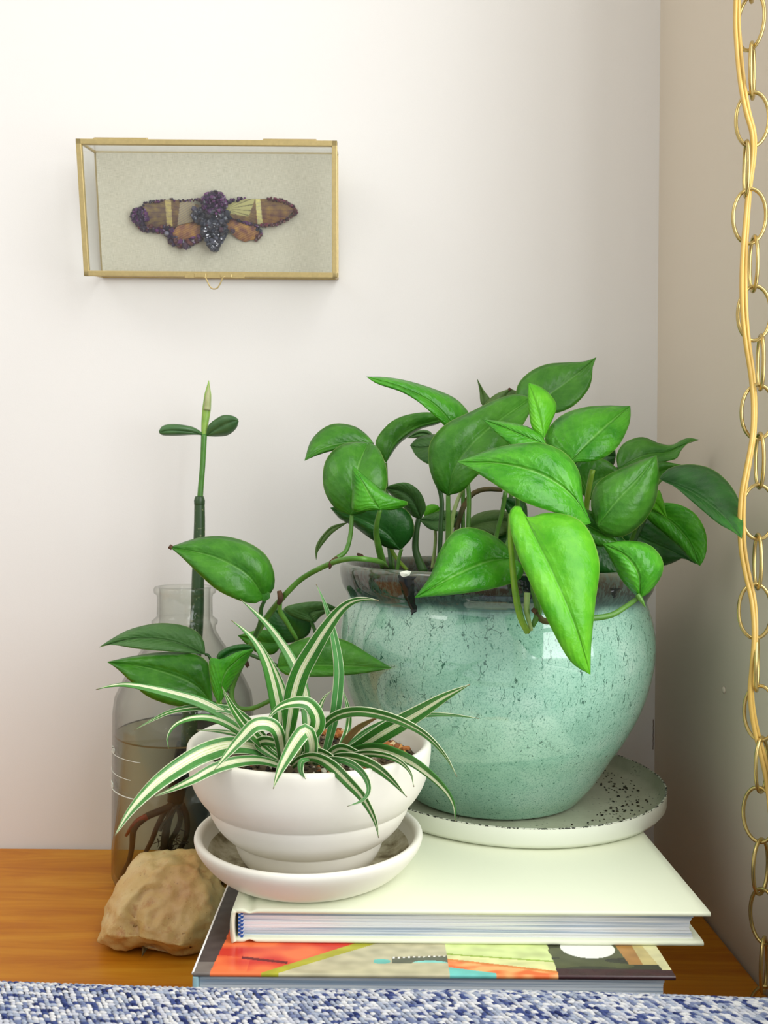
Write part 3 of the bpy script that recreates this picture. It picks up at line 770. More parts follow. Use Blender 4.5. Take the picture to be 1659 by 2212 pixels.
LF([(866, 1188, .74), (832, 1150, .735), (780, 1122, .735), (714, 1097, .735)], [(893, 1155), (890, 1118), (868, 1095), (820, 1085), (765, 1088)], [(836, 1183), (800, 1163), (765, 1137), (735, 1121)], D, .0, .012, .005, label='dark glossy leaf')
LF([(910, 1120, .745), (893, 1080, .74), (865, 1060, .74), (831, 1054, .74)], [(920, 1095), (907, 1062), (880, 1043), (850, 1046)], [(893, 1116), (872, 1096), (850, 1074)], Gr, -.008, .01, .004)
LF([(905, 1122, .79), (940, 1125, .79), (975, 1120, .79), (1005, 1112, .79)], [(925, 1112), (955, 1103), (985, 1104)], [(928, 1143), (963, 1147), (990, 1133)], Gr, .006, -.006)
LF([(918, 1122, .80), (935, 1108, .80), (950, 1098, .80)], [(915, 1100), (928, 1090), (944, 1091)], [(935, 1118), (950, 1108)], Li, n=10, label='yellow-green young leaf')
LF([(1006, 1142, .80), (1040, 1130, .80), (1080, 1125, .80), (1112, 1130, .80)], [(1018, 1118), (1045, 1105), (1080, 1102), (1105, 1110)], [(1040, 1148), (1075, 1158), (1100, 1148)], Ol, .005, -.006)
LF([(1050, 1190, .81), (1075, 1165, .81), (1130, 1160, .81)], [(1050, 1155), (1080, 1145), (1110, 1145)], [(1075, 1205), (1110, 1200)], D)
LF([(1140, 1130, .78), (1115, 1100, .78), (1083, 1075, .78)], [(1135, 1085), (1105, 1075)], [(1110, 1125), (1092, 1098)], D, n=12)
LF([(1268, 1080, .77), (1285, 1040, .765), (1345, 1022, .76)], [(1248, 1050), (1240, 1010), (1265, 990), (1305, 992)], [(1290, 1075), (1325, 1045)], Md, .0, .0)
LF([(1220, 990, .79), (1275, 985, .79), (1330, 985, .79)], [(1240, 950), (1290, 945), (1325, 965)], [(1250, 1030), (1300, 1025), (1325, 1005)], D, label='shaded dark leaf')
LF([(1335, 1012, .76), (1390, 985, .76), (1438, 978, .755), (1470, 964, .75), (1509, 950, .745)], [(1332, 985), (1345, 960), (1370, 947), (1393, 945), (1425, 958), (1452, 961), (1474, 950), (1490, 946)], [(1350, 1025), (1385, 1015), (1440, 997), (1462, 990), (1472, 972), (1488, 956)], Md, .01, -.008, .003, n=30)
LF([(1395, 1045, .75), (1425, 1020, .745), (1475, 1005, .74)], [(1400, 1010), (1425, 998), (1450, 1000)], [(1420, 1045), (1450, 1025)], Md, n=12)
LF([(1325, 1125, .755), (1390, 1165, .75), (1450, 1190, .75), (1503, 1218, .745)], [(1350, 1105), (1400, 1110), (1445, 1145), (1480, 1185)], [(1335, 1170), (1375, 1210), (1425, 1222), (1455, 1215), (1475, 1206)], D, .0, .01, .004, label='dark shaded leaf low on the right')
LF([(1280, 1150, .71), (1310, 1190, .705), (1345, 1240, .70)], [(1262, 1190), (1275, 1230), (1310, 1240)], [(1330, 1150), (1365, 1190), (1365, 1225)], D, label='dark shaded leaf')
# left group
LF([(757, 1112, .70), (763, 1060, .697), (775, 1005, .705), (795, 956, .73)], [(728, 1102), (704, 1068), (697, 1030), (705, 992), (730, 965), (762, 955)], [(785, 1108), (815, 1085), (834, 1055), (836, 1020), (826, 985), (812, 963)], Md, .006, .002, .004)
LF([(822, 1101, .67), (803, 1078, .668), (785, 1045, .668), (762, 1006, .672)], [(795, 1103), (763, 1103), (762, 1070), (761, 1035)], [(852, 1101), (884, 1087), (855, 1076), (829, 1061), (795, 1034)], Br, .004, .012, .002, label='folded bright leaf with a pale edge')
# centre
LF([(968, 1070, .71), (985, 1005, .705), (1045, 935, .71), (1150, 858, .75)], [(945, 1055), (930, 1020), (925, 985), (932, 950), (965, 915), (1020, 888), (1065, 866), (1110, 852)], [(1000, 1060), (1028, 1030), (1080, 985), (1115, 940), (1145, 890)], Md, .004, -.006, .006, n=30)
LF([(1230, 1000, .69), (1262, 965, .69), (1310, 920, .70), (1361, 877, .72)], [(1195, 985), (1177, 950), (1187, 922), (1217, 895), (1262, 880), (1310, 876), (1345, 877)], [(1250, 999), (1293, 994), (1332, 968), (1356, 925), (1362, 898)], Br, .02, -.005, .004, label='glossy bright leaf with a light sheen')
LF([(1175, 946, .665), (1168, 905, .665), (1156, 865, .67), (1142, 828, .68)], [(1150, 925), (1143, 890), (1140, 855)], [(1187, 920), (1202, 878), (1184, 848), (1160, 832)], Li, .0, .012, .002, label='upright lime-yellow young leaf')
LF([(1180, 960, .66), (1135, 943, .66), (1085, 922, .665), (1042, 906, .675)], [(1170, 940), (1145, 924), (1112, 915), (1072, 909)], [(1150, 970), (1110, 965), (1075, 938)], Br, .008, -.006)
LF([(1240, 1120, .668), (1285, 1142, .665), (1335, 1172, .66)], [(1262, 1100), (1295, 1115), (1322, 1148)], [(1248, 1160), (1282, 1178), (1312, 1180)], Md)
LF([(1290, 1136, .655), (1330, 1085, .65), (1378, 1035, .65), (1418, 984, .655)], [(1280, 1112), (1277, 1080), (1287, 1048), (1315, 1025), (1362, 1004), (1395, 991)], [(1308, 1155), (1345, 1159), (1388, 1130), (1415, 1085), (1423, 1035), (1422, 1008)], M['L_mid'], .012, .008, .006)
LF([(1405, 1075, .69), (1425, 1095, .69), (1441, 1121, .685)], [(1422, 1056), (1432, 1080), (1437, 1100)], [(1400, 1095), (1420, 1105)], Li, n=10, label='narrow lime leaf tip')
LF([(1385, 1095, .725), (1440, 1120, .715), (1485, 1165, .71), (1512, 1222, .70)], [(1410, 1087), (1460, 1088), (1500, 1108), (1523, 1145), (1527, 1182), (1521, 1208)], [(1398, 1120), (1430, 1148), (1470, 1183), (1492, 1208)], M['L_bright'], -.01, .005, .004, label='light green leaf with yellow edge')
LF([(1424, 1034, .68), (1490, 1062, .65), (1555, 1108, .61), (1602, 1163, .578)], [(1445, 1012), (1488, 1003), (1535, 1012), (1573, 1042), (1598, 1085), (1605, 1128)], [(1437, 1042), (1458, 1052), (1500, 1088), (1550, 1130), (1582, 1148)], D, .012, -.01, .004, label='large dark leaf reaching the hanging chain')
# front
LF([(1276, 1130, .625), (1236, 1070, .615), (1170, 1025, .612), (1085, 1002, .617), (987, 998, .63)], [(1268, 1108), (1259, 1080), (1252, 1022), (1225, 982), (1183, 960), (1140, 957), (1080, 965), (1030, 981)], [(1262, 1136), (1240, 1130), (1205, 1110), (1150, 1092), (1108, 1072), (1062, 1042), (1015, 1012)], Br, .014, -.012, .005, label='big glossy bright green leaf pointing left')
LF([(1110, 1205, .625), (1050, 1214, .612), (975, 1248, .600), (896, 1291, .595)], [(1095, 1180), (1068, 1158), (1032, 1142), (1000, 1140), (975, 1153), (948, 1195), (930, 1243)], [(1130, 1225), (1122, 1252), (1062, 1272), (980, 1284)], Br, .012, -.004, .006, label='bright heart-shaped leaf over the pot rim')
LF([(1382, 1292, .615), (1378, 1240, .608), (1350, 1200, .61), (1302, 1175, .62)], [(1362, 1275), (1340, 1248), (1322, 1212)], [(1402, 1280), (1428, 1245), (1431, 1210), (1402, 1177), (1352, 1168)], Br, .01, .008, .005)
LF([(1124, 1093, .605), (1146, 1140, .59), (1193, 1234, .575), (1240, 1345, .568), (1275, 1457, .575)], [(1104, 1098), (1101, 1135), (1118, 1198), (1150, 1270), (1190, 1355), (1232, 1428)], [(1140, 1118), (1180, 1108), (1235, 1115), (1268, 1140), (1288, 1185), (1295, 1230), (1286, 1300), (1277, 1390)], Li, -.004, .018, .005, label='large lime-green leaf hanging over the front of the pot', n=34)
# trailing vine group
LF([(680, 1345, .82), (672, 1322, .82), (730, 1314, .815)], [(640, 1335), (612, 1315), (645, 1303), (695, 1300)], [(692, 1332), (708, 1322)], Gr)
LF([(645, 1386, .835), (625, 1350, .83), (592, 1316, .83)], [(605, 1388), (582, 1362), (580, 1335)], [(668, 1368), (669, 1342), (630, 1321)], D, label='dark shaded leaf behind the vine')
LF([(612, 1388, .80), (570, 1388, .80), (514, 1373, .80)], [(600, 1365), (558, 1361)], [(590, 1413), (552, 1408)], Md)
LF([(600, 1440, .70), (680, 1438, .685), (765, 1440, .665), (846, 1443, .635)], [(606, 1410), (640, 1385), (695, 1373), (750, 1385), (800, 1415)], [(612, 1455), (645, 1462), (720, 1461), (795, 1453)], Md, .012, -.006, .004)
LF([(570, 1290, .705), (532, 1240, .695), (462, 1203, .695), (367, 1182, .70)], [(590, 1275), (592, 1238), (575, 1200), (540, 1174), (500, 1161), (462, 1158), (420, 1164)], [(553, 1303), (520, 1298), (470, 1275), (430, 1240), (392, 1203)], Md, .014, -.01, .006, label='large trailing leaf with brown tip, in front of the cutting stem')
LF([(571, 1275, .704), (576, 1285, .703), (573, 1298, .703)], [(582, 1280), (583, 1292)], [(562, 1285), (563, 1297)], Md, n=8, bow=0)
LF([(443, 1414, .745), (372, 1386, .74), (292, 1379, .74), (215, 1398, .745)], [(440, 1385), (422, 1362), (385, 1349), (335, 1347), (280, 1360), (240, 1381)], [(425, 1412), (370, 1408), (300, 1402), (242, 1393)], Gr, .006, -.01, .004, label='greyish leaf showing ribbed veins')
LF([(459, 1520, .735), (418, 1478, .73), (330, 1445, .73), (232, 1430, .735)], [(456, 1470), (448, 1430), (415, 1412), (350, 1409), (285, 1418)], [(440, 1526), (380, 1525), (320, 1505), (280, 1470), (255, 1446)], M['L_mid'], .008, -.01, .006)
LF([(473, 1522, .69), (482, 1465, .69), (508, 1430, .69), (548, 1402, .69)], [(458, 1488), (452, 1425), (478, 1424), (515, 1408)], [(502, 1476), (528, 1437)], Br, .0, .012, .002)
LF([(470, 1430, .70), (500, 1408, .70), (548, 1400, .695)], [(470, 1412), (495, 1397), (530, 1391)], [(500, 1430), (530, 1412)], D, n=10)
# thin drooping dry tendril leaf
LF([(752, 1128, .745), (712, 1145, .745), (690, 1175, .745), (683, 1209, .745)], [(715, 1138), (688, 1168), (681, 1190)], [(718, 1152), (694, 1180), (685, 1195)], Ol, n=16, bow=.001)

# stems & petioles
S, SD, SY, SP, SB = M['stem'], M['stem_dark'], M['stem_yel'], M['stem_pale'], M['stem_brown']
def st(pts, r, mat, name='petiole', label=None, n=20):
    o = pxtube(name, pts, r, mat, po, n)
    if label: o['label'] = label
    return o
st([(760, 1110, .702), (757, 1155, .70), (747, 1190, .695), (727, 1206, .69), (712, 1219, .688)], [4.5, 5, 5, 6], S)
st([(821, 1100, .672), (814, 1130, .68), (813, 1155, .69), (820, 1190, .70), (830, 1226, .71)], [5, 6, 8, 8], S)
st([(867, 1186, .74), (862, 1205, .74), (858, 1232, .74)], [4, 4], S)
st([(842, 1180, .76), (856, 1205, .76), (880, 1232, .755)], [4, 4], SY)
st([(905, 1118, .75), (899, 1150, .75), (898, 1190, .75), (915, 1236, .745)], [6, 7, 8, 10], SD)
st([(968, 1068, .712), (968, 1110, .715), (968, 1160, .72), (966, 1236, .72)], [5, 6, 6], S, label='bright green petiole')
st([(944, 1040, .77), (954, 1080, .77), (952, 1140, .77), (948, 1230, .77)], [5, 5.5, 5], SD)
st([(1010, 1040, .77), (1013, 1080, .77), (1011, 1150, .77), (1010, 1230, .77)], [5, 5, 5], S)
st([(1003, 1050, .78), (985, 1090, .78), (975, 1140, .78), (972, 1230, .78)], [4, 5, 5], SP)
st([(1085, 1058, .79), (1045, 1057, .79), (1015, 1072, .79), (996, 1108, .785), (984, 1160, .78), (980, 1230, .78)], [5, 6, 6, 6], SB, 'vine')
st([(1092, 1062, .74), (1084, 1110, .745), (1072, 1160, .75), (1066, 1228, .75)], [5, 5, 5], S)
st([(940, 1140, .80), (940, 1175, .80), (934, 1228, .80)], [3.5, 4], SP)
st([(1108, 1145, .72), (1092, 1185, .72), (1075, 1228, .72)], [5, 6], S)
st([(1280, 1015, .70), (1272, 1055, .705), (1266, 1110, .715), (1262, 1228, .73)], [6, 6, 5], SY)
st([(1160, 920, .70), (1135, 960, .71), (1120, 1020, .73), (1118, 1120, .75), (1115, 1228, .75)], [4, 5, 5], S)
st([(1335, 1130, .70), (1325, 1180, .71), (1315, 1232, .72)], [5, 6], SD)
st([(1395, 1120, .745), (1370, 1170, .75), (1345, 1230, .755)], [4, 5], SD)
st([(1335, 1010, .765), (1322, 1060, .77), (1305, 1230, .77)], [4, 5], SD)
st([(1128, 885, .805), (1120, 930, .80), (1105, 1050, .79), (1095, 1228, .79)], [4, 5], S)
st([(1428, 1036, .69), (1400, 1070, .70), (1370, 1150, .73), (1340, 1230, .75)], [4, 5], S)
st([(993, 932, .755), (1000, 1000, .78), (1000, 1120, .79), (1000, 1230, .79)], [4, 5], S)
st([(833, 1000, .795), (838, 1100, .80), (850, 1232, .795)], [3.5, 4], S)
st([(804, 957, .76), (815, 1050, .79), (835, 1150, .795), (845, 1230, .79)], [3, 4], SD)
st([(1103, 1110, .607), (1104, 1180, .603), (1112, 1270, .60), (1124, 1332, .60), (1140, 1366, .602)], [5, 6.5, 7, 8, 7], SY, label='yellow-green stem over the front of the pot')
st([(1138, 1364, .602), (1143, 1368, .602)], [5, 2], M['bark'], 'node')
st([(1139, 1280, .603), (1138, 1320, .602), (1148, 1362, .603)], [7, 6, 4], SP, 'sheath')
st([(1153, 1225, .612), (1155, 1270, .607), (1163, 1320, .605), (1150, 1354, .605)], [9, 10, 9, 5], S, 'vine')
st([(1150, 1316, .60), (1158, 1322, .60)], [5, 6], M['bark'], 'node')
st([(1158, 1322, .604), (1172, 1340, .605), (1200, 1342, .607), (1240, 1338, .609)], [6, 7, 6, 5], SB, 'vine')
st([(1235, 1338, .609), (1285, 1335, .611), (1322, 1328, .613), (1352, 1310, .615), (1382, 1289, .614)], [6, 6.5, 6, 5], S)
st([(1153, 1225, .612), (1150, 1205, .63), (1148, 1190, .66), (1146, 1215, .70)], [8, 8, 7], S, 'vine')
st([(1376, 1284, .612), (1385, 1296, .611), (1394, 1312, .611)], [6, 5, 1], M['stem'], 'sheath')
# trailing vine
st([(835, 1226, .70), (822, 1214, .665), (790, 1208, .645), (755, 1207, .648), (715, 1217, .665), (658, 1246, .69), (622, 1278, .70), (588, 1318, .715), (558, 1362, .725), (532, 1415, .735), (506, 1472, .745), (500, 1505, .745), (514, 1529, .745), (545, 1530, .74), (582, 1514, .735), (630, 1490, .73)], [5.5, 6, 6, 6, 7, 6.5, 6, 5.5, 5, 5], S, 'vine', n=80)
st([(728, 1207, .668), (716, 1216, .664), (712, 1229, .664)], [6, 6, 2], M['bark'], 'node')
st([(603, 1276, .698), (606, 1292, .698), (602, 1304, .70)], [5, 7, 5], M['bark'], 'node')
st([(771, 1196, .72), (777, 1200, .72), (786, 1208, .72)], [2, 6, 5], M['bark'], 'node')
st([(1099, 838, .83), (1102, 843, .83)], [2, 5], M['bark'], 'node')
st([(366, 1180, .70), (372, 1184, .70)], [5, 5], M['bark'], 'node')
st([(606, 1296, .70), (605, 1320, .705), (620, 1345, .71), (642, 1382, .715)], [4, 6, 5, 4], S)
st([(572, 1296, .706), (564, 1315, .71), (562, 1345, .716), (548, 1378, .724)], [4, 5, 5], SD)
st([(672, 1340, .822), (676, 1352, .815), (682, 1370, .80), (692, 1440, .76)], [4, 4], SD)
st([(545, 1402, .695), (530, 1425, .71), (524, 1435, .733)], [4, 4], SB)
st([(473, 1515, .692), (478, 1528, .70), (500, 1522, .74)], [6, 5, 4], SY)
st([(443, 1414, .745), (452, 1418, .745), (470, 1460, .745), (500, 1500, .745)], [3, 4, 4], SD)
st([(458, 1518, .736), (478, 1522, .74), (505, 1520, .745)], [4, 4], SD)
st([(530, 1428, .733), (536, 1440, .733), (533, 1436, .733)], [6, 3], M['bark'], 'node')
st([(600, 1438, .702), (580, 1430, .71), (535, 1412, .733)], [4, 4], SD)

# ------------------------------------------------------------------ SPIDER PLANT
spd = thing('spider_plant', (wx, wy, ZSOIL), 'variegated spider plant with striped arching leaves in the white pot', 'plant')
def SB_(pts, ds, *a, **k): return blade(spd, pts, [d - .008 for d in ds], *a, **k)
bm_, bw_, bs_, bt_, bg_, bb_ = (M[k] for k in ('B_mid', 'B_wide', 'B_side', 'B_thin', 'B_green', 'B_brown'))
C0 = .60
SB_([(207, 1490), (232, 1483), (270, 1479), (319, 1486), (385, 1502), (440, 1520), (498, 1552), (540, 1585), (585, 1625), (610, 1650)], [.56, .57, .58, .59, .60], 25, bs_, n=44)
SB_([(290, 1577), (330, 1555), (370, 1537), (423, 1528), (478, 1530), (518, 1543), (560, 1580), (610, 1640)], [.57, .58, .59, C0], 18, bt_)
SB_([(365, 1618), (361, 1595), (375, 1569), (407, 1553), (447, 1550), (486, 1562), (530, 1590), (600, 1645)], [.55, .56, .58, C0], 16, bs_)
SB_([(425, 1577), (478, 1580), (526, 1590), (570, 1610), (620, 1650)], [.57, .59, C0], 14, bw_)
SB_([(480, 1484), (490, 1506), (506, 1535), (530, 1569), (560, 1600), (600, 1645)], [.545, .56, .57, .59], 24, bt_)
SB_([(500, 1340), (526, 1360), (552, 1388), (574, 1430), (588, 1480), (598, 1530), (606, 1580), (618, 1650)], [.56, .57, .58, .60], 26, bs_)
SB_([(560, 1385), (585, 1430), (606, 1480), (618, 1530), (625, 1590), (630, 1650)], [.60, .61, .61], 22, bw_)
SB_([(519, 1294), (546, 1318), (578, 1350), (608, 1390), (632, 1430), (650, 1475), (662, 1530), (664, 1590), (655, 1650)], [.61, .62, .62, .61], 26, bs_)
SB_([(818, 1297), (790, 1294), (762, 1299), (735, 1318), (703, 1360), (675, 1405), (650, 1450), (634, 1500), (624, 1560), (618, 1610), (622, 1655)], [.545, .56, .575, .585, .60], 42, bm_, n=50, fold=.2, label='tall leaf bent over at its tip')
SB_([(683, 1262), (698, 1295), (713, 1340), (726, 1398), (732, 1450), (728, 1510), (720, 1560), (705, 1620), (698, 1655)], [.56, .57, .58, .60], 24, bg_, label='plain green upright leaf')
SB_([(716, 1492), (700, 1508), (690, 1532), (684, 1565), (682, 1640)], [.63, .63, .62], 16, bw_)
SB_([(738, 1484), (748, 1515), (754, 1550), (748, 1585), (730, 1625), (715, 1650)], [.64, .64, .62], 15, bt_)
SB_([(575, 1556), (600, 1530), (632, 1518), (665, 1520), (684, 1545), (684, 1572), (664, 1600), (668, 1650)], [.55, .555, .56, .565, .59], 34, bm_, n=36)
SB_([(1016, 1478), (960, 1506), (899, 1543), (833, 1580), (782, 1612), (730, 1645)], [.56, .57, .58, .60], 40, bm_, n=36, w0=.7, label='broad straight leaf with cream centre stripe, reaching right')
SB_([(987, 1678), (962, 1633), (922, 1590), (875, 1562), (823, 1544), (772, 1537), (727, 1546), (691, 1574), (662, 1610), (650, 1650)], [.545, .545, .55, .56, .58, .60], 22, bt_, n=44)
SB_([(1034, 1552), (980, 1545), (925, 1544), (860, 1552), (790, 1580), (730, 1630)], [.61, .61, .60], 14, bg_)
SB_([(983, 1775), (980, 1739), (962, 1706), (926, 1671), (885, 1642), (838, 1622), (797, 1616), (740, 1630), (700, 1650)], [.545, .547, .55, .565, .585, .60], 24, bs_, n=40)
SB_([(894, 1700), (886, 1668), (860, 1643), (820, 1630), (770, 1630), (710, 1650)], [.543, .55, .57, .59], 15, bm_)
SB_([(879, 1722), (845, 1684), (810, 1656), (772, 1640), (732, 1636), (690, 1650)], [.535, .54, .555, .58], 24, bt_)
SB_([(818, 1810), (809, 1770), (784, 1724), (749, 1686), (713, 1652), (680, 1636), (650, 1640), (630, 1655)], [.522, .523, .528, .545, .57], 26, bm_, n=40, label='long leaf drooping over the front of the pot')
SB_([(750, 1742), (784, 1728), (797, 1704), (785, 1672), (755, 1648), (715, 1640), (680, 1650)], [.518, .520, .526, .540, .565], 15, bg_)
SB_([(590, 1704), (604, 1666), (626, 1624), (648, 1590), (662, 1580), (672, 1610), (668, 1650)], [.522, .53, .54, .55, .57], 34, bw_, n=36, fold=.3, w0=.8)
SB_([(247, 1806), (285, 1748), (338, 1693), (398, 1650), (448, 1624), (502, 1610), (560, 1618), (610, 1650)], [.50, .51, .525, .545, .57, .59], 44, bw_, n=46, label='broad pale-striped leaf hanging down at the left')
SB_([(330, 1722), (372, 1705), (420, 1683), (463, 1660), (514, 1645), (565, 1643), (610, 1655)], [.52, .53, .55, .58], 26, bw_)
SB_([(463, 1663), (490, 1630), (522, 1594), (552, 1566), (585, 1566), (603, 1590), (612, 1650)], [.527, .535, .54, .55, .58], 32, bw_, n=36)
SB_([(520, 1560), (550, 1585), (585, 1620), (618, 1650)], [.57, .58, .59], 22, bt_)
SB_([(640, 1640), (612, 1612), (575, 1600), (560, 1610), (600, 1640)], [.57, .57, .58], 22, bm_)
SB_([(822, 1548), (795, 1560), (767, 1578), (742, 1608), (728, 1635)], [.60, .60, .60], 15, bb_, label='dried brown leaf')
SB_([(660, 1683), (650, 1665), (652, 1645), (668, 1640)], [.53, .535, .55], 14, bg_)
SB_([(740, 1655), (705, 1630), (670, 1625), (640, 1655)], [.56, .57, .58], 20, bt_)
SB_([(800, 1640), (765, 1625), (730, 1618), (690, 1650)], [.57, .58, .59], 22, bm_)
crown = []
for k in range(6):
    a = k * 1.05; r_ = .008
    sweep('crown', [Vector((wx + r_ * math.cos(a), wy - .005 + r_ * math.sin(a), ZSOIL - .002)), Vector((wx + .4 * r_ * math.cos(a), wy - .005 + .4 * r_ * math.sin(a), ZSOIL + .01))], [.004, .0025], M['stem_pale'], spd, 8)

# ================================================================== BOTTLE + CUTTING
bX, bY = P(398, 1500, .842).x, .842
BR = .0675
def zb(v, d=.842): return P(398, v, d).z
bo = thing('glass_bottle', (bX, bY, 0), 'clear glass reagent bottle half filled with water, standing on the table behind the rock', 'bottle')
zr = zb(1270)
bprof = [(0, .0015), (BR - .010, .0), (BR - .003, .002), (BR, .010), (BR, zb(1530)), (BR - .002, zb(1498)), (BR - .009, zb(1466)), (.047, zb(1420)), (.036, zb(1385)), (.0302, zb(1362)), (.0300, zb(1352)), (.0318, zb(1346)), (.0318, zb(1340)), (.0290, zb(1335)), (.0268, zb(1330)), (.0265, zb(1290)), (.0272, zb(1284)), (.0298, zb(1280)), (.0302, zb(1272)), (.0290, zb(1267)), (.0262, zb(1266)), (.0246, zb(1272)), (.0244, zb(1300)), (.0244, zb(1340)), (.0285, zb(1368)), (.0445, zb(1422)), (BR - .011, zb(1470)), (BR - .0042, zb(1500)), (BR - .0022, zb(1530)), (BR - .0022, .014), (BR - .006, .007), (0, .005)]
lathe('bottle_glass', bprof, M['glass'], bo, bX, bY, 96)
zw = .1435
lathe('water', [(0, .0052), (BR - .0065, .0075), (BR - .0026, .0145), (BR - .0026, zw + .001), (BR - .0045, zw), (0, zw)], M['water'], bo, bX, bY, 96)
lathe('water_line', [(BR - .0022, zw + .0008), (BR - .0021, zw - .0006)], plain('olive_line', rgb(120, 100, 56), .6), bo, bX, bY, 96)
# white graduation marks on the left front of the bottle
gm = N('white_enamel_print'); gm.base(rgb(232, 236, 226)); gm.set(Roughness=.5)
def arc(z_, a0, a1, r=.0003):
    pts = [Vector((bX + (BR + .0002) * math.cos(math.radians(a)), bY + (BR + .0002) * math.sin(math.radians(a)), z_)) for a in [a0 + (a1 - a0) * k / 20 for k in range(21)]]
    return sweep('graduation_mark', pts, r, gm.m, bo, 6)
# angle -90 faces the camera, 180 faces left
def zf(v): return P(300, v, .80).z
arc(zf(1634), -176, -112); arc(zf(1675), -176, -122); arc(zf(1713), -177, -108, .0005)
DIG = {'1': [[(.3, .8), (.5, 1), (.5, 0)]], '0': [[(.5, 1), (.9, .75), (.9, .25), (.5, 0), (.1, .25), (.1, .75), (.5, 1)]], '5': [[(.9, 1), (.2, 1), (.15, .55), (.6, .6), (.9, .35), (.7, .05), (.1, .05)]]}
def digits(txt, z_, a0):
    hgt = .0050; wdt = 4.6
    for i, ch in enumerate(txt):
        for strk in DIG[ch]:
            pts = []
            for (px, py) in strk:
                a = math.radians(a0 + (i + px * .85) * wdt); pts.append(Vector((bX + (BR + .0002) * math.cos(a), bY + (BR + .0002) * math.sin(a), z_ + py * hgt)))
            sweep('graduation_number', pts, .00045, gm.m, bo, 5)
digits('100', zf(1711), -164); digits('150', zf(1632), -160)

cu = thing('stem_cutting', P(395, 1650, .84), 'thick-stemmed plant cutting rooting in the glass bottle, two small leaves and a pointed bud', 'plant')
x = N('cutting_stem'); x.base(x.mix(x.ramp(x.noise(300, 2, .5, x.coord('Object')), [(.62, BW), (.68, WH)]), rgb(46, 74, 38), rgb(120, 130, 84))); x.set(Roughness=.4); M['cstem'] = x.m
M['croot'] = plain('root_brown', rgb(58, 30, 22), .5, rgb(34, 20, 16))
pxtube('stem', [(431, 1078, .842), (431, 1140, .842), (428, 1240, .842), (425, 1340, .842), (418, 1430, .842), (411, 1520, .842), (408, 1608, .845)], [11, 12.5, 13.5, 14.5, 16, 17, 18], M['cstem'], cu, 50, 20)
o_ = pxtube('submerged_stem', [(401, 1606, .845), (392, 1660, .845), (384, 1700, .845), (378, 1732, .845)], [19, 21, 21, 17], plain('dark_wet_stem', rgb(34, 24, 20), .35, rgb(20, 16, 16)), cu, 30, 20); o_['label'] = 'blackish stem base under water'
pxtube('stem_collar', [(431, 1072, .842), (431, 1082, .842), (431, 1090, .842)], [9, 12, 11.5], M['cstem'], cu, 8, 20)
pxtube('young_stem', [(441, 938, .842), (438, 1000, .842), (434, 1050, .842), (432, 1080, .842)], [6.5, 6, 6, 6.5], plain('young_green_stem', rgb(84, 140, 56), .35, rgb(70, 120, 46)), cu, 24, 16)
bud = pxtube('bud', [(440, 944, .842), (442, 920, .842), (446, 885, .842), (448, 865, .842), (451, 822, .842)], [5, 8, 9.5, 7.5, .6], plain('bud_green', rgb(150, 186, 84), .35, rgb(120, 160, 70)), cu, 30, 16); bud['label'] = 'pointed yellow-green bud'
pxtube('bud_scale', [(447, 886, .838), (449, 862, .839), (451, 832, .841)], [7.5, 6, .6], plain('bud_scale', rgb(176, 180, 132), .4, rgb(150, 160, 100)), cu, 16, 12)
def fatleaf(mid, top, bot, mat):
    o = leaf(cu, mid, top, bot, mat, .0, .006, .003); o.modifiers['thick'].thickness = .0022; return o
CL = plain('thick_leaf', rgb(58, 98, 54), .38, rgb(74, 112, 66))
fatleaf([(438, 938, .842), (405, 932, .835), (370, 930, .83), (345, 933, .828)], [(415, 924), (375, 918), (352, 922)], [(420, 937), (380, 939), (352, 938)], CL)
fatleaf([(448, 940, .842), (470, 925, .836), (495, 912, .83), (514, 908, .828)], [(452, 920), (468, 906), (485, 898), (505, 901)], [(468, 941), (492, 938), (509, 924)], CL)
RC = M['croot']; DR = .845
def root(pts, r, nm='root', mat=RC): return pxtube(nm, [(u, v, d) for (u, v, d) in pts], r, mat, cu, 26, 8)
root([(388, 1716, DR), (372, 1738, .84), (345, 1752, .83), (315, 1765, .825), (290, 1790, .82), (285, 1830, .82), (278, 1862, .82), (264, 1885, .82), (258, 1902, .82)], [9, 8, 8, 8, 7, 6, 5, 3])
o_ = root([(318, 1764, .825), (298, 1774, .822), (284, 1788, .82), (272, 1806, .82)], [8, 7, 5, 3], 'root', plain('red_root_tip', rgb(150, 40, 34), .4, rgb(110, 26, 24))); o_['label'] = 'reddish root tip'
root([(380, 1735, DR), (356, 1755, DR), (340, 1785, .84), (328, 1815, .84), (315, 1840, .84), (302, 1868, .84)], [7, 6, 6, 5, 4])
root([(378, 1738, DR), (366, 1765, DR), (358, 1800, DR), (354, 1840, DR), (350, 1880, DR)], [9, 8, 9, 9, 7])
root([(384, 1740, DR), (390, 1765, .85), (384, 1790, .85), (370, 1815, .85), (362, 1850, .85)], [7, 6, 6, 6, 5])
root([(390, 1735, DR), (402, 1760, .85), (404, 1795, .85), (398, 1818, .85), (382, 1845, .85), (374, 1880, .85)], [8, 6.5, 6, 5, 4])
root([(376, 1745, .835), (370, 1758, .835), (352, 1780, .832), (346, 1796, .83)], [4, 4, 3])
for k in range(16):
    u0, v0 = random.uniform(330, 400), random.uniform(1790, 1845)
    root([(u0, v0, DR), (u0 + random.uniform(-18, 18), v0 + random.uniform(4, 14), DR), (u0 + random.uniform(-34, 34), v0 + random.uniform(6, 26), DR)], [1.3, .9, .5], 'rootlet')

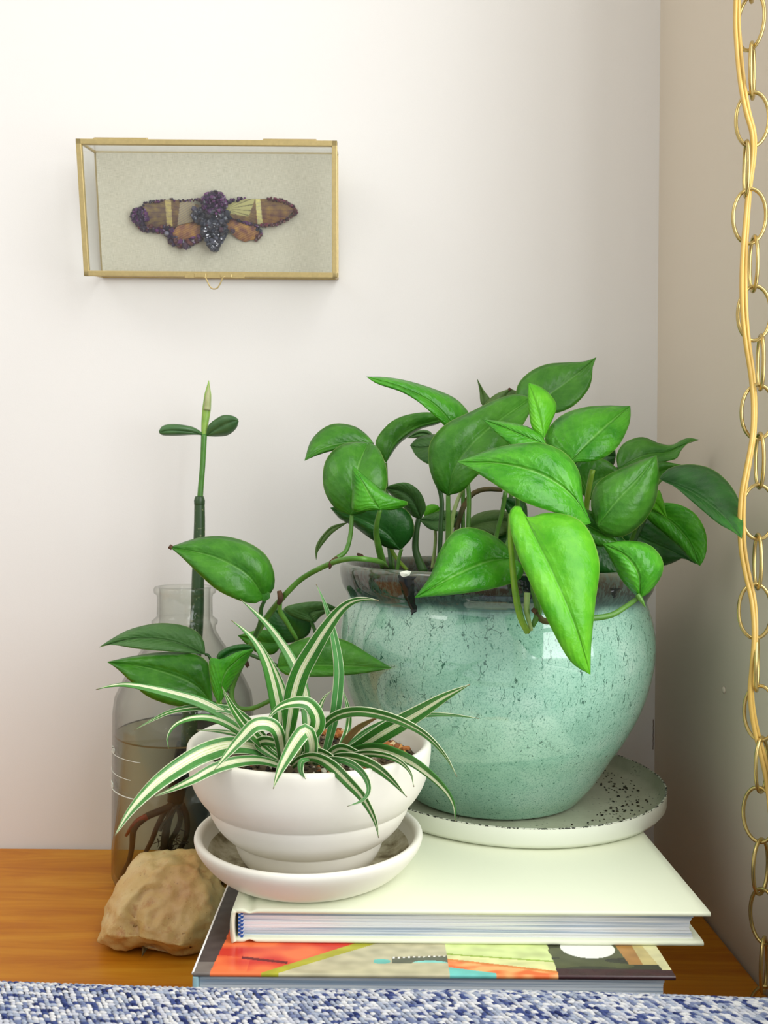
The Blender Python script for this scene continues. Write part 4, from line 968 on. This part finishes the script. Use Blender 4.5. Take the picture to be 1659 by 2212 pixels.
# ================================================================== ROCK
def rock():
    bm = bmesh.new()
    front = [(204, 2038, .695), (213, 2003, .70), (231, 1952, .71), (252, 1911, .72), (272, 1882, .73), (297, 1868, .735), (303, 1847, .745), (323, 1838, .75), (416, 1833, .755), (440, 1838, .755), (480, 1895, .74), (500, 1925, .735), (470, 2000, .70), (432, 2040, .70), (407, 2062, .692), (395, 2072, .687), (364, 2074, .686), (344, 2064, .688), (303, 2058, .69), (272, 2055, .69), (241, 2050, .69),
             (225, 2022, .683), (318, 2034, .675), (390, 2046, .672), (295, 1880, .72), (340, 1870, .715), (430, 1872, .72), (450, 1940, .70), (262, 1960, .69)]
    back = [(300, 1845, .768), (440, 1845, .768), (240, 1950, .766), (480, 1950, .768), (230, 1960, .75)]
    pts = [P(*q) for q in front + back]
    pts += [Vector((-.215, .70, 0.001)), Vector((-.13, .70, 0)), Vector((-.20, .762, 0)), Vector((-.12, .762, 0)), Vector((-.17, .687, .001))]
    for p in pts: p.z = max(p.z, 0.0); bm.verts.new(p)
    bmesh.ops.convex_hull(bm, input=bm.verts)
    for v in [v for v in bm.verts if not v.link_faces]: bm.verts.remove(v)
    c0 = Vector((-.17, .735, .03))
    for _ in range(5):
        ed = [e for e in bm.edges if e.calc_length() > .0036]
        if not ed: break
        bmesh.ops.subdivide_edges(bm, edges=ed, cuts=1); bmesh.ops.triangulate(bm, faces=bm.faces)
    for _ in range(2): bmesh.ops.smooth_vert(bm, verts=bm.verts, factor=.5, use_axis_x=True, use_axis_y=True, use_axis_z=True)
    bm.normal_update()
    dent = P(290, 1975, .69); notch = P(325, 2062, .685)
    mv = []
    for v in bm.verts:
        p = v.co; n1 = noise.noise(p * 34) * .0034 + noise.noise(p * 95) * .0018 + noise.noise(p * 260) * .0005
        rdg = abs(noise.noise(Vector((p.x * 60, p.y * 60, p.z * 90)) + Vector((7, 3, 1)))) * -.0034
        d1 = (p - dent).length; dd = -.0085 * math.exp(-(((p.x - dent.x) / .0085) ** 2 + ((p.z - dent.z) / .013) ** 2)) if p.y < .74 else 0
        d2 = (p - notch).length; dd += -.005 * math.exp(-(d2 / .012) ** 2)
        mv.append((v, v.normal * (n1 + rdg + dd)))
    for v, q in mv: v.co += q; v.co.z = max(0, v.co.z)
    me = bpy.data.meshes.new('quartz_rock'); bm.to_mesh(me); bm.free()
    me.polygons.foreach_set('use_smooth', [True] * len(me.polygons))
    o = bpy.data.objects.new('quartz_rock', me); col.objects.link(o)
    x = N('golden_quartz'); co = x.coord('Object'); a = x.noise(22, 5, .62, co); b_ = x.noise(70, 5, .7, co); c_ = x.noise(9, 3, .5, co)
    c = x.ramp(a, [(.3, rgb(182, 140, 80)), (.5, rgb(204, 174, 110)), (.7, rgb(216, 196, 142))])
    c = x.mix(x.math('MULTIPLY', x.ramp(b_, [(.55, BW), (.68, WH)]), .7), c, rgb(172, 108, 48))
    c = x.mix(x.math('MULTIPLY', x.ramp(c_, [(.5, BW), (.72, WH)]), .4), c, rgb(224, 168, 112))
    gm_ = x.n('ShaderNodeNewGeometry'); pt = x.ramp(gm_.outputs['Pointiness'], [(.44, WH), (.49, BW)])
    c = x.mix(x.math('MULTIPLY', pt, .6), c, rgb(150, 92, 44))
    spk = x.ramp(x.noise(380, 2, .5, co), [(.70, BW), (.75, WH)]); c = x.mix(x.math('MULTIPLY', spk, .5), c, rgb(120, 74, 36))
    x.base(c); x.set(Roughness=.42); x.b.inputs['Subsurface Weight'].default_value = .15; x.b.inputs['Subsurface Radius'].default_value = (.01, .006, .003); x.b.inputs['Subsurface Scale'].default_value = .5
    x.bump(x.math('ADD', b_, x.math('MULTIPLY', x.noise(200, 4, .6, co), .5)), .5, .0015)
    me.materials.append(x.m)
    tag(o, 'rough golden quartz rock on the table beside the books', 'rock')
rock()

# ================================================================== GLASS DISPLAY BOX ON THE WALL
TILT = math.radians(12)
# local frame: x right, y into the wall, z up; origin = bottom back edge centre
Wb, Hb, Db = .2545, .1290, .050
yb_bot = .9115
fbc = P(456, 598.5, .862)                    # front bottom centre
origin = Vector((fbc.x, fbc.y + Db * math.cos(TILT), fbc.z + Db * math.sin(TILT)))
dbx = thing('glass_display_box', origin, 'brass-framed glass shadow box hanging on the wall, tilted forward, lined with linen', 'display box')
dbx.rotation_euler = (TILT, 0, 0)
def child(o, par=None): o.parent = par or dbx; o.matrix_parent_inverse = Matrix.Identity(4); return o
hw = Wb / 2
def bars(name, segs, r=.0021):
    bs = []
    for (a, b) in segs:
        bs.append((min(a[0], b[0]) - r, max(a[0], b[0]) + r, min(a[1], b[1]) - r, max(a[1], b[1]) + r, min(a[2], b[2]) - r, max(a[2], b[2]) + r))
    return child(boxes(name, bs, M['brass'], None, .0005))
yf = -Db
def corner(x_, y_, z_): return (x_, y_, z_)
r1 = .0026
h = hw - r1
for nm, a, b in (('frame_bar', (-h, yf, 0 + r1), (h, yf, 0 + r1)), ('frame_bar', (-h, yf, Hb - r1), (h, yf, Hb - r1)), ('frame_bar', (-h, yf, r1), (-h, yf, Hb - r1)), ('frame_bar', (h, yf, r1), (h, yf, Hb - r1))):
    bars(nm, [(a, b)], r1)
for a, b in (((-h, 0, r1), (h, 0, r1)), ((-h, 0, Hb - r1), (h, 0, Hb - r1)), ((-h, 0, r1), (-h, 0, Hb - r1)), ((h, 0, r1), (h, 0, Hb - r1))): bars('back_bar', [(a, b)], .0014)
for sx_ in (-h, h):
    for z_ in (r1, Hb - r1): bars('depth_bar', [((sx_, yf, z_), (sx_, 0, z_))], .0013)
def pane(name, b): return child(box(name, b, M['pane']))
pane('front_pane', (-hw + .004, hw - .004, yf - .0006, yf + .0006, .004, Hb - .004))
for n_, b in (('side_pane', (-h - .0005, -h + .0005, yf + .003, -.002, .004, Hb - .004)), ('side_pane', (h - .0005, h + .0005, yf + .003, -.002, .004, Hb - .004)), ('side_pane', (-h, h, yf + .003, -.002, r1 - .0005, r1 + .0005)), ('side_pane', (-h, h, yf + .003, -.002, Hb - r1 - .0005, Hb - r1 + .0005))): pane(n_, b)
x = N('linen'); uvx = x.coord('Object'); w1 = x.noise(1, 2, .5, x.coord('Object', (3000, 1, 160))); w2 = x.noise(1, 2, .5, x.coord('Object', (160, 1, 3000)))
wv = x.math('ADD', w1, w2); x.base(x.ramp(x.math('MULTIPLY', wv, .5), [(.36, rgb(186, 184, 164)), (.5, rgb(206, 203, 184)), (.64, rgb(220, 217, 200))])); x.bump(wv, .35, .0005); x.set(Roughness=.9); M['linen'] = x.m
lin = child(box('linen_backing', (-h + .0015, h - .0015, -.0045, -.001, .0035, Hb - .0035), M['linen']))
for xc in (-h + .040, h - .044): 
    hg = child(box('hinge', (xc - .026, xc + .026, yf - .001, yf + .010, Hb, Hb + .0012), M['brass'], None, .0003))
    kn = sweep('hinge_barrel', [Vector((xc - .026, yf + .0045, Hb + .0014)), Vector((xc + .026, yf + .0045, Hb + .0014))], .0012, M['brass'], None, 10); child(kn, hg)
cl = child(box('clasp', (-.026, .034, yf - .0034, yf - .0024, -.0012, .0022), M['brass'], None, .0003))
child(boxes('clasp_tab', [(-.016, -.004, yf - .0045, yf - .0030, -.0008, .0035)], M['brass'], None, .0006), cl); child(boxes('clasp_tab', [(.010, .022, yf - .0045, yf - .0030, -.0008, .0028)], M['brass'], None, .0006), cl)
lp = [(-.009, .0), (-.0065, -.0015), (-.0035, -.008), (-.001, -.0112), (.002, -.0118), (.005, -.0105), (.008, -.006), (.0105, -.001), (.013, .0003)]
lpp = catmull([(a + .0, b) for a, b in lp], 30)
child(sweep('wire_loop', [Vector((a + .002, yf - .0042, b)) for a, b in lpp], .0007, M['brass'], None, 8), cl)
wire = [Vector((-h * .5, .0, Hb - .012)), Vector((0, .012, Hb - .004)), Vector((h * .5, .0, Hb - .012))]
child(sweep('hanging_wire', wire, .0006, M['brass'], None, 6))

# crystal moth specimen ------------------------------------------------------
mroot = thing('moth_specimen', origin, 'amethyst-crusted moth specimen with banded brown wings, mounted inside the glass box', 'specimen')
mroot.rotation_euler = (TILT, 0, 0)
def mchild(o): o.parent = mroot; o.matrix_parent_inverse = Matrix.Identity(4); return o
Rm = Matrix.Rotation(TILT, 3, 'X')
def toloc(u, v, off=.008):
    """where the line of sight through (u,v) meets the plane y=-off of the box"""
    o = Rm.inverted() @ (Vector((0, 0, H)) - origin); d = Rm.inverted() @ (P(u, v, 1) - Vector((0, 0, H)))
    t = (-off - o.y) / d.y; return o + d * t
# zoom mapping of the specimen
def Q(x_, y_): return (270 + x_ / 4.254, 400 + y_ / 4.254)
def wing(name, poly, colf, off=.0075, label=None, camber=.003):
    pts = [Q(*q) for q in poly]; xs = [p[0] for p in pts]; ys = [p[1] for p in pts]
    st_ = 1.0; V, C, idx = [], [], {}
    Fc = []
    nx = int((max(xs) - min(xs)) / st_) + 1; ny = int((max(ys) - min(ys)) / st_) + 1
    for i in range(nx + 1):
        for j in range(ny + 1):
            u, v = min(xs) + i * st_, min(ys) + j * st_
            if inside((u, v), pts):
                idx[(i, j)] = len(V); q = (u - min(xs)) / (max(xs) - min(xs)); V.append(toloc(u, v, off + camber * math.sin(PI * (v - min(ys)) / (max(ys) - min(ys))))); C.append(colf((u - 270) * 4.254, (v - 400) * 4.254))
    for (i, j) in idx:
        if all(k in idx for k in ((i + 1, j), (i + 1, j + 1), (i, j + 1))): Fc.append((idx[(i, j)], idx[(i, j + 1)], idx[(i + 1, j + 1)], idx[(i + 1, j)]))
    o = mchild(obj(name, V, Fc, M['vwing'], None, cols=C)); md = o.modifiers.new('t', 'SOLIDIFY'); md.thickness = .0003
    if label: o['label'] = label
    return o
def cfl(x_, y_):
    n = noise.noise(Vector((x_ * .02, y_ * .02, 0))) * 26; n += noise.noise(Vector((x_ * .13, y_ * .13, 0))) * 26 - (14 if math.sin(math.atan2(y_ - 260, x_ - 720) * 60) > .7 else 0)
    if 368 + (y_ - 150) * .08 < x_ < 422 + (y_ - 150) * .06: return rgb(176 + n, 160 + n, 104)
    if x_ > 500 - (y_ - 200) * .1 and x_ < 640: 
        s = math.sin((x_ * .6 + y_) * .28); return rgb(150 + 14 * s, 138 + 14 * s, 114)
    if 422 < x_ < 500: return rgb(108 + n, 84 + n, 58)
    return rgb(112 + n, 92 + n, 66)
def cfr(x_, y_):
    n = noise.noise(Vector((x_ * .02, y_ * .02, 3))) * 26 + noise.noise(Vector((x_ * .13, y_ * .13, 0))) * 26 - (14 if math.sin(math.atan2(y_ - 220, x_ - 930) * 60) > .7 else 0)
    if 1200 + (y_ - 150) * .08 < x_ < 1245 + (y_ - 150) * .1: return rgb(196 + n, 190 + n, 130)
    if x_ < 1190 - (y_ - 140) * .35 and y_ < 260 + (x_ - 950) * .15:
        s = 1 if math.sin(math.atan2(y_ - 220, x_ - 930) * 28) > .75 else 0; return rgb(176 - 60 * s, 172 - 60 * s, 116 - 40 * s)
    if x_ < 1200: return rgb(120 + n, 98 + n, 66)
    return rgb(120 + n + (y_ - 200) * .05, 92 + n, 58)
def chd(x_, y_):
    n = noise.noise(Vector((x_ * .02, y_ * .02, 7))) * 46 + noise.noise(Vector((x_ * .12, y_ * .12, 0))) * 26
    s = 26 if math.sin((x_ * .5 + y_) * .3) > .7 else 0
    return rgb(136 + n + s, 94 + n + s, 60 + s)
wing('forewing', [(120, 230), (170, 165), (300, 150), (400, 130), (560, 140), (680, 180), (700, 300), (620, 340), (500, 370), (420, 400), (250, 400), (130, 340)], cfl)
wing('forewing', [(900, 200), (1000, 150), (1100, 125), (1220, 122), (1400, 130), (1480, 160), (1560, 230), (1480, 310), (1380, 350), (1260, 370), (1100, 340), (960, 300)], cfr)
wing('hindwing', [(700, 300), (520, 330), (440, 420), (430, 500), (520, 540), (640, 520), (700, 460)], chd, .006)
wing('hindwing', [(900, 290), (980, 300), (1120, 340), (1230, 370), (1260, 440), (1200, 500), (1100, 525), (1020, 490), (950, 420)], chd, .006)
def crystals(name, spots, n, s0, s1, cols_, off0, off1, label=None):
    V, Fc, C = [], [], []
    for _ in range(n):
        (a, b) = random.choice(spots) if not callable(spots) else spots()
        u, v = Q(a, b); p = toloc(u, v, random.uniform(off0, off1)); s = random.uniform(s0, s1)
        rot = Matrix.Rotation(random.uniform(0, 6.3), 3, 'Y') @ Matrix.Rotation(random.uniform(-1.1, 1.1), 3, 'X') @ Matrix.Rotation(random.uniform(-1.1, 1.1), 3, 'Z')
        k = len(V); c = random.choice(cols_); ht = random.uniform(.8, 1.5)
        for q in range(6):
            an = q * PI / 3; V.append(p + rot @ Vector((math.cos(an) * s, s * .6, math.sin(an) * s))); 
        for q in range(6):
            an = q * PI / 3; V.append(p + rot @ Vector((math.cos(an) * s, -s * .3, math.sin(an) * s)))
        V.append(p + rot @ Vector((0, -s * (.3 + ht), 0))); C += [c] * 13
        for q in range(6):
            q2 = (q + 1) % 6; Fc.append((k + q, k + q2, k + 6 + q2, k + 6 + q)); Fc.append((k + 6 + q, k + 6 + q2, k + 12))
    o = mchild(obj(name, V, Fc, M['crys'], None, smooth=False, cols=C)); o['kind'] = 'stuff'
    if label: o['label'] = label
    return o
M['crys'] = vcol('amethyst_crystal', .12, 0, None, .45)
PU = [rgb(74, 40, 84), rgb(52, 34, 62), rgb(96, 52, 100), rgb(44, 34, 54)]
GY = [rgb(58, 62, 74), rgb(44, 48, 62), rgb(82, 84, 98), rgb(52, 50, 60)]
BN = [rgb(84, 50, 52), rgb(70, 44, 58), rgb(100, 60, 56)]
def ell(cx, cy, rx, ry):
    def f():
        while True:
            a, b = random.uniform(-1, 1), random.uniform(-1, 1)
            if a * a + b * b < 1: return (cx + a * rx, cy + b * ry)
    return f
def along(poly, jit):
    def f():
        i = random.randrange(len(poly) - 1); t = random.random(); a, b = poly[i], poly[i + 1]
        return (a[0] + (b[0] - a[0]) * t + random.uniform(-jit, jit), a[1] + (b[1] - a[1]) * t + random.uniform(-jit, jit))
    return f
crystals('head_crystals', ell(820, 165, 115, 105), 260, .0012, .0028, PU + [rgb(110, 62, 112)], .008, .018, 'purple crystal head')
crystals('thorax_crystals', ell(790, 290, 165, 85), 230, .0014, .0036, GY, .007, .015, 'dark grey crystal thorax')
crystals('abdomen_crystals', lambda: (lambda t: (820 + random.uniform(-1, 1) * 115 * (1 - max(0, t - .45) * 1.5), 330 + 270 * t))(random.random()), 320, .0011, .0024, GY, .008, .017, 'grey crystal abdomen')
crystals('wing_tip_crystals', ell(135, 285, 75, 80), 160, .0010, .0026, PU, .006, .011)
crystals('wing_edge_crystals', along([(130, 230), (200, 160), (300, 148), (420, 132), (560, 145), (660, 130), (720, 150)], 10), 80, .0007, .0016, BN + PU, .006, .010)
crystals('wing_edge_crystals', along([(110, 340), (180, 390), (300, 410), (420, 400), (400, 440), (450, 520), (540, 560), (600, 520), (690, 500)], 28), 260, .0010, .0028, PU + BN, .005, .010)
crystals('wing_edge_crystals', along([(900, 170), (1000, 140), (1100, 120)], 12), 30, .0008, .0018, PU, .006, .010)
crystals('wing_edge_crystals', along([(1310, 125), (1400, 135), (1480, 160), (1560, 210), (1575, 260), (1500, 300), (1420, 350), (1330, 370), (1260, 370)], 13), 150, .0008, .0018, BN + [rgb(110, 40, 70)], .006, .010)
crystals('wing_edge_crystals', along([(960, 300), (1080, 340), (1200, 370), (1260, 450)], 12), 60, .0008, .0018, PU + GY, .006, .010)
crystals('wing_edge_crystals', along([(1240, 450), (1200, 500)], 12), 20, .0010, .0020, BN, .005, .009)
crystals('large_crystals', [(625, 280), (860, 290), (170, 335), (205, 300), (955, 270), (845, 350), (990, 420), (890, 410), (635, 215), (765, 365), (555, 560), (650, 520), (385, 445)], 16, .0020, .0034, [rgb(120, 120, 136), rgb(86, 82, 100), rgb(70, 50, 68)], .013, .016)
crystals('glint_crystals', ell(820, 420, 110, 150), 22, .0006, .0010, [rgb(214, 214, 226)], .016, .018)

# ================================================================== CHAIN
CD = .600
ch = thing('hanging_chain', P(1630, 20, CD), 'brass oval-link lamp chain hanging in front of the right wall', 'chain')
def link_(cu_, cv, hwpx, hhpx, rot):
    """one oval link; rot = turn about the vertical, 0 = face-on"""
    c = P(cu_, cv, CD); Wd, Hh = 33 * CD / F, hhpx * CD / F; pts = []
    for k in range(36):
        a = 2 * PI * k / 36; x_ = math.cos(a) * Wd; z_ = math.sin(a) * Hh
        z_ = math.copysign(abs(z_) ** .95 * Hh ** .05, z_)
        pts.append(c + Vector((x_ * math.cos(rot), x_ * math.sin(rot), z_)))
    sweep('link', pts, .0013, M['chain'], ch, 10, closed=True)
links = [(1622, 48, 18), (1625, 153, 18), (1625, 258, 28), (1612, 365, 11), (1619, 467, 33), (1628, 570, 8), (1629, 677, 33), (1643, 783, 10), (1637, 890, 30), (1641, 995, 8), (1638, 1106, 32), (1637, 1213, 9), (1631, 1320, 30), (1635, 1433, 17), (1642, 1540, 26), (1645, 1652, 24), (1640, 1760, 26), (1643, 1872, 26), (1650, 1980, 18), (1650, 2085, 20), (1655, 2190, 30)]
for i, (a, b, hwp) in enumerate(links):
    rot = math.acos(min(1, max(.05, (hwp - 3) / 30)));  rot = rot if i % 2 else -rot
    if i % 2 == 0 and hwp > 26: rot = -.25
    link_(a, b, hwp, 59, rot)
# the chain goes on up to a hook in the ceiling
lm = [o for o in ch.children][0].data; lm2 = [o for o in ch.children][1].data
base0 = P(1622, 48, CD); base1 = P(1625, 153, CD); step = (P(1622, 48, CD) - P(1622, 153, CD)).z
k = 1
while base0.z + k * step < 2.075:
    o = bpy.data.objects.new('link', lm2 if k % 2 else lm); col.objects.link(o); o.parent = ch; o.matrix_parent_inverse = ch.matrix_basis.inverted()
    o.location = Vector((0, 0, k * step)) + ((base0 - base1) if k % 2 else Vector((0, 0, 0))); k += 1
zt_ = base0.z + (k - .5) * step
sweep('ceiling_hook', [Vector((base0.x, CD, 2.1)), Vector((base0.x, CD, (2.1 + zt_) / 2)), Vector((base0.x, CD, zt_ - .006))], .0022, M['chain'], ch, 10)
P2V = CY - (2.09 - H) * F / CD
co_ = thing('lamp_cord', P(1600, 20, CD), 'translucent gold lamp cord woven through the hanging chain', 'cord')
cpts = [(1612, P2V), (1596, -3600), (1620, -2900), (1594, -2200), (1616, -1500), (1598, -900), (1618, -450), (1598, -160), (1592, 20), (1595, 100), (1603, 180), (1614, 240), (1627, 290), (1627, 340), (1619, 400), (1613, 470), (1608, 540), (1606, 610), (1608, 680), (1614, 740), (1624, 810), (1629, 870), (1627, 940), (1615, 1010), (1605, 1065), (1602, 1120), (1604, 1180), (1614, 1240), (1627, 1300), (1631, 1370), (1626, 1440), (1622, 1490), (1626, 1540), (1636, 1590), (1648, 1635), (1660, 1690), (1668, 1760), (1672, 1850), (1675, 1950), (1672, 2100), (1670, 2200)]
def cord(off, dd):
    s = catmull(cpts, 560); pts = []
    for i, (u, v) in enumerate(s):
        d = CD + dd + .0035 * math.sin(i * .19)
        w_ = off * (.85 + .3 * math.sin(v * .012)); pts.append(P(u + w_, v, d))
    return sweep('cord_strand', pts, 4.6 * CD / F, M['cord'], co_, 9)
cord(-3.6, -.004); cord(3.6, -.002)
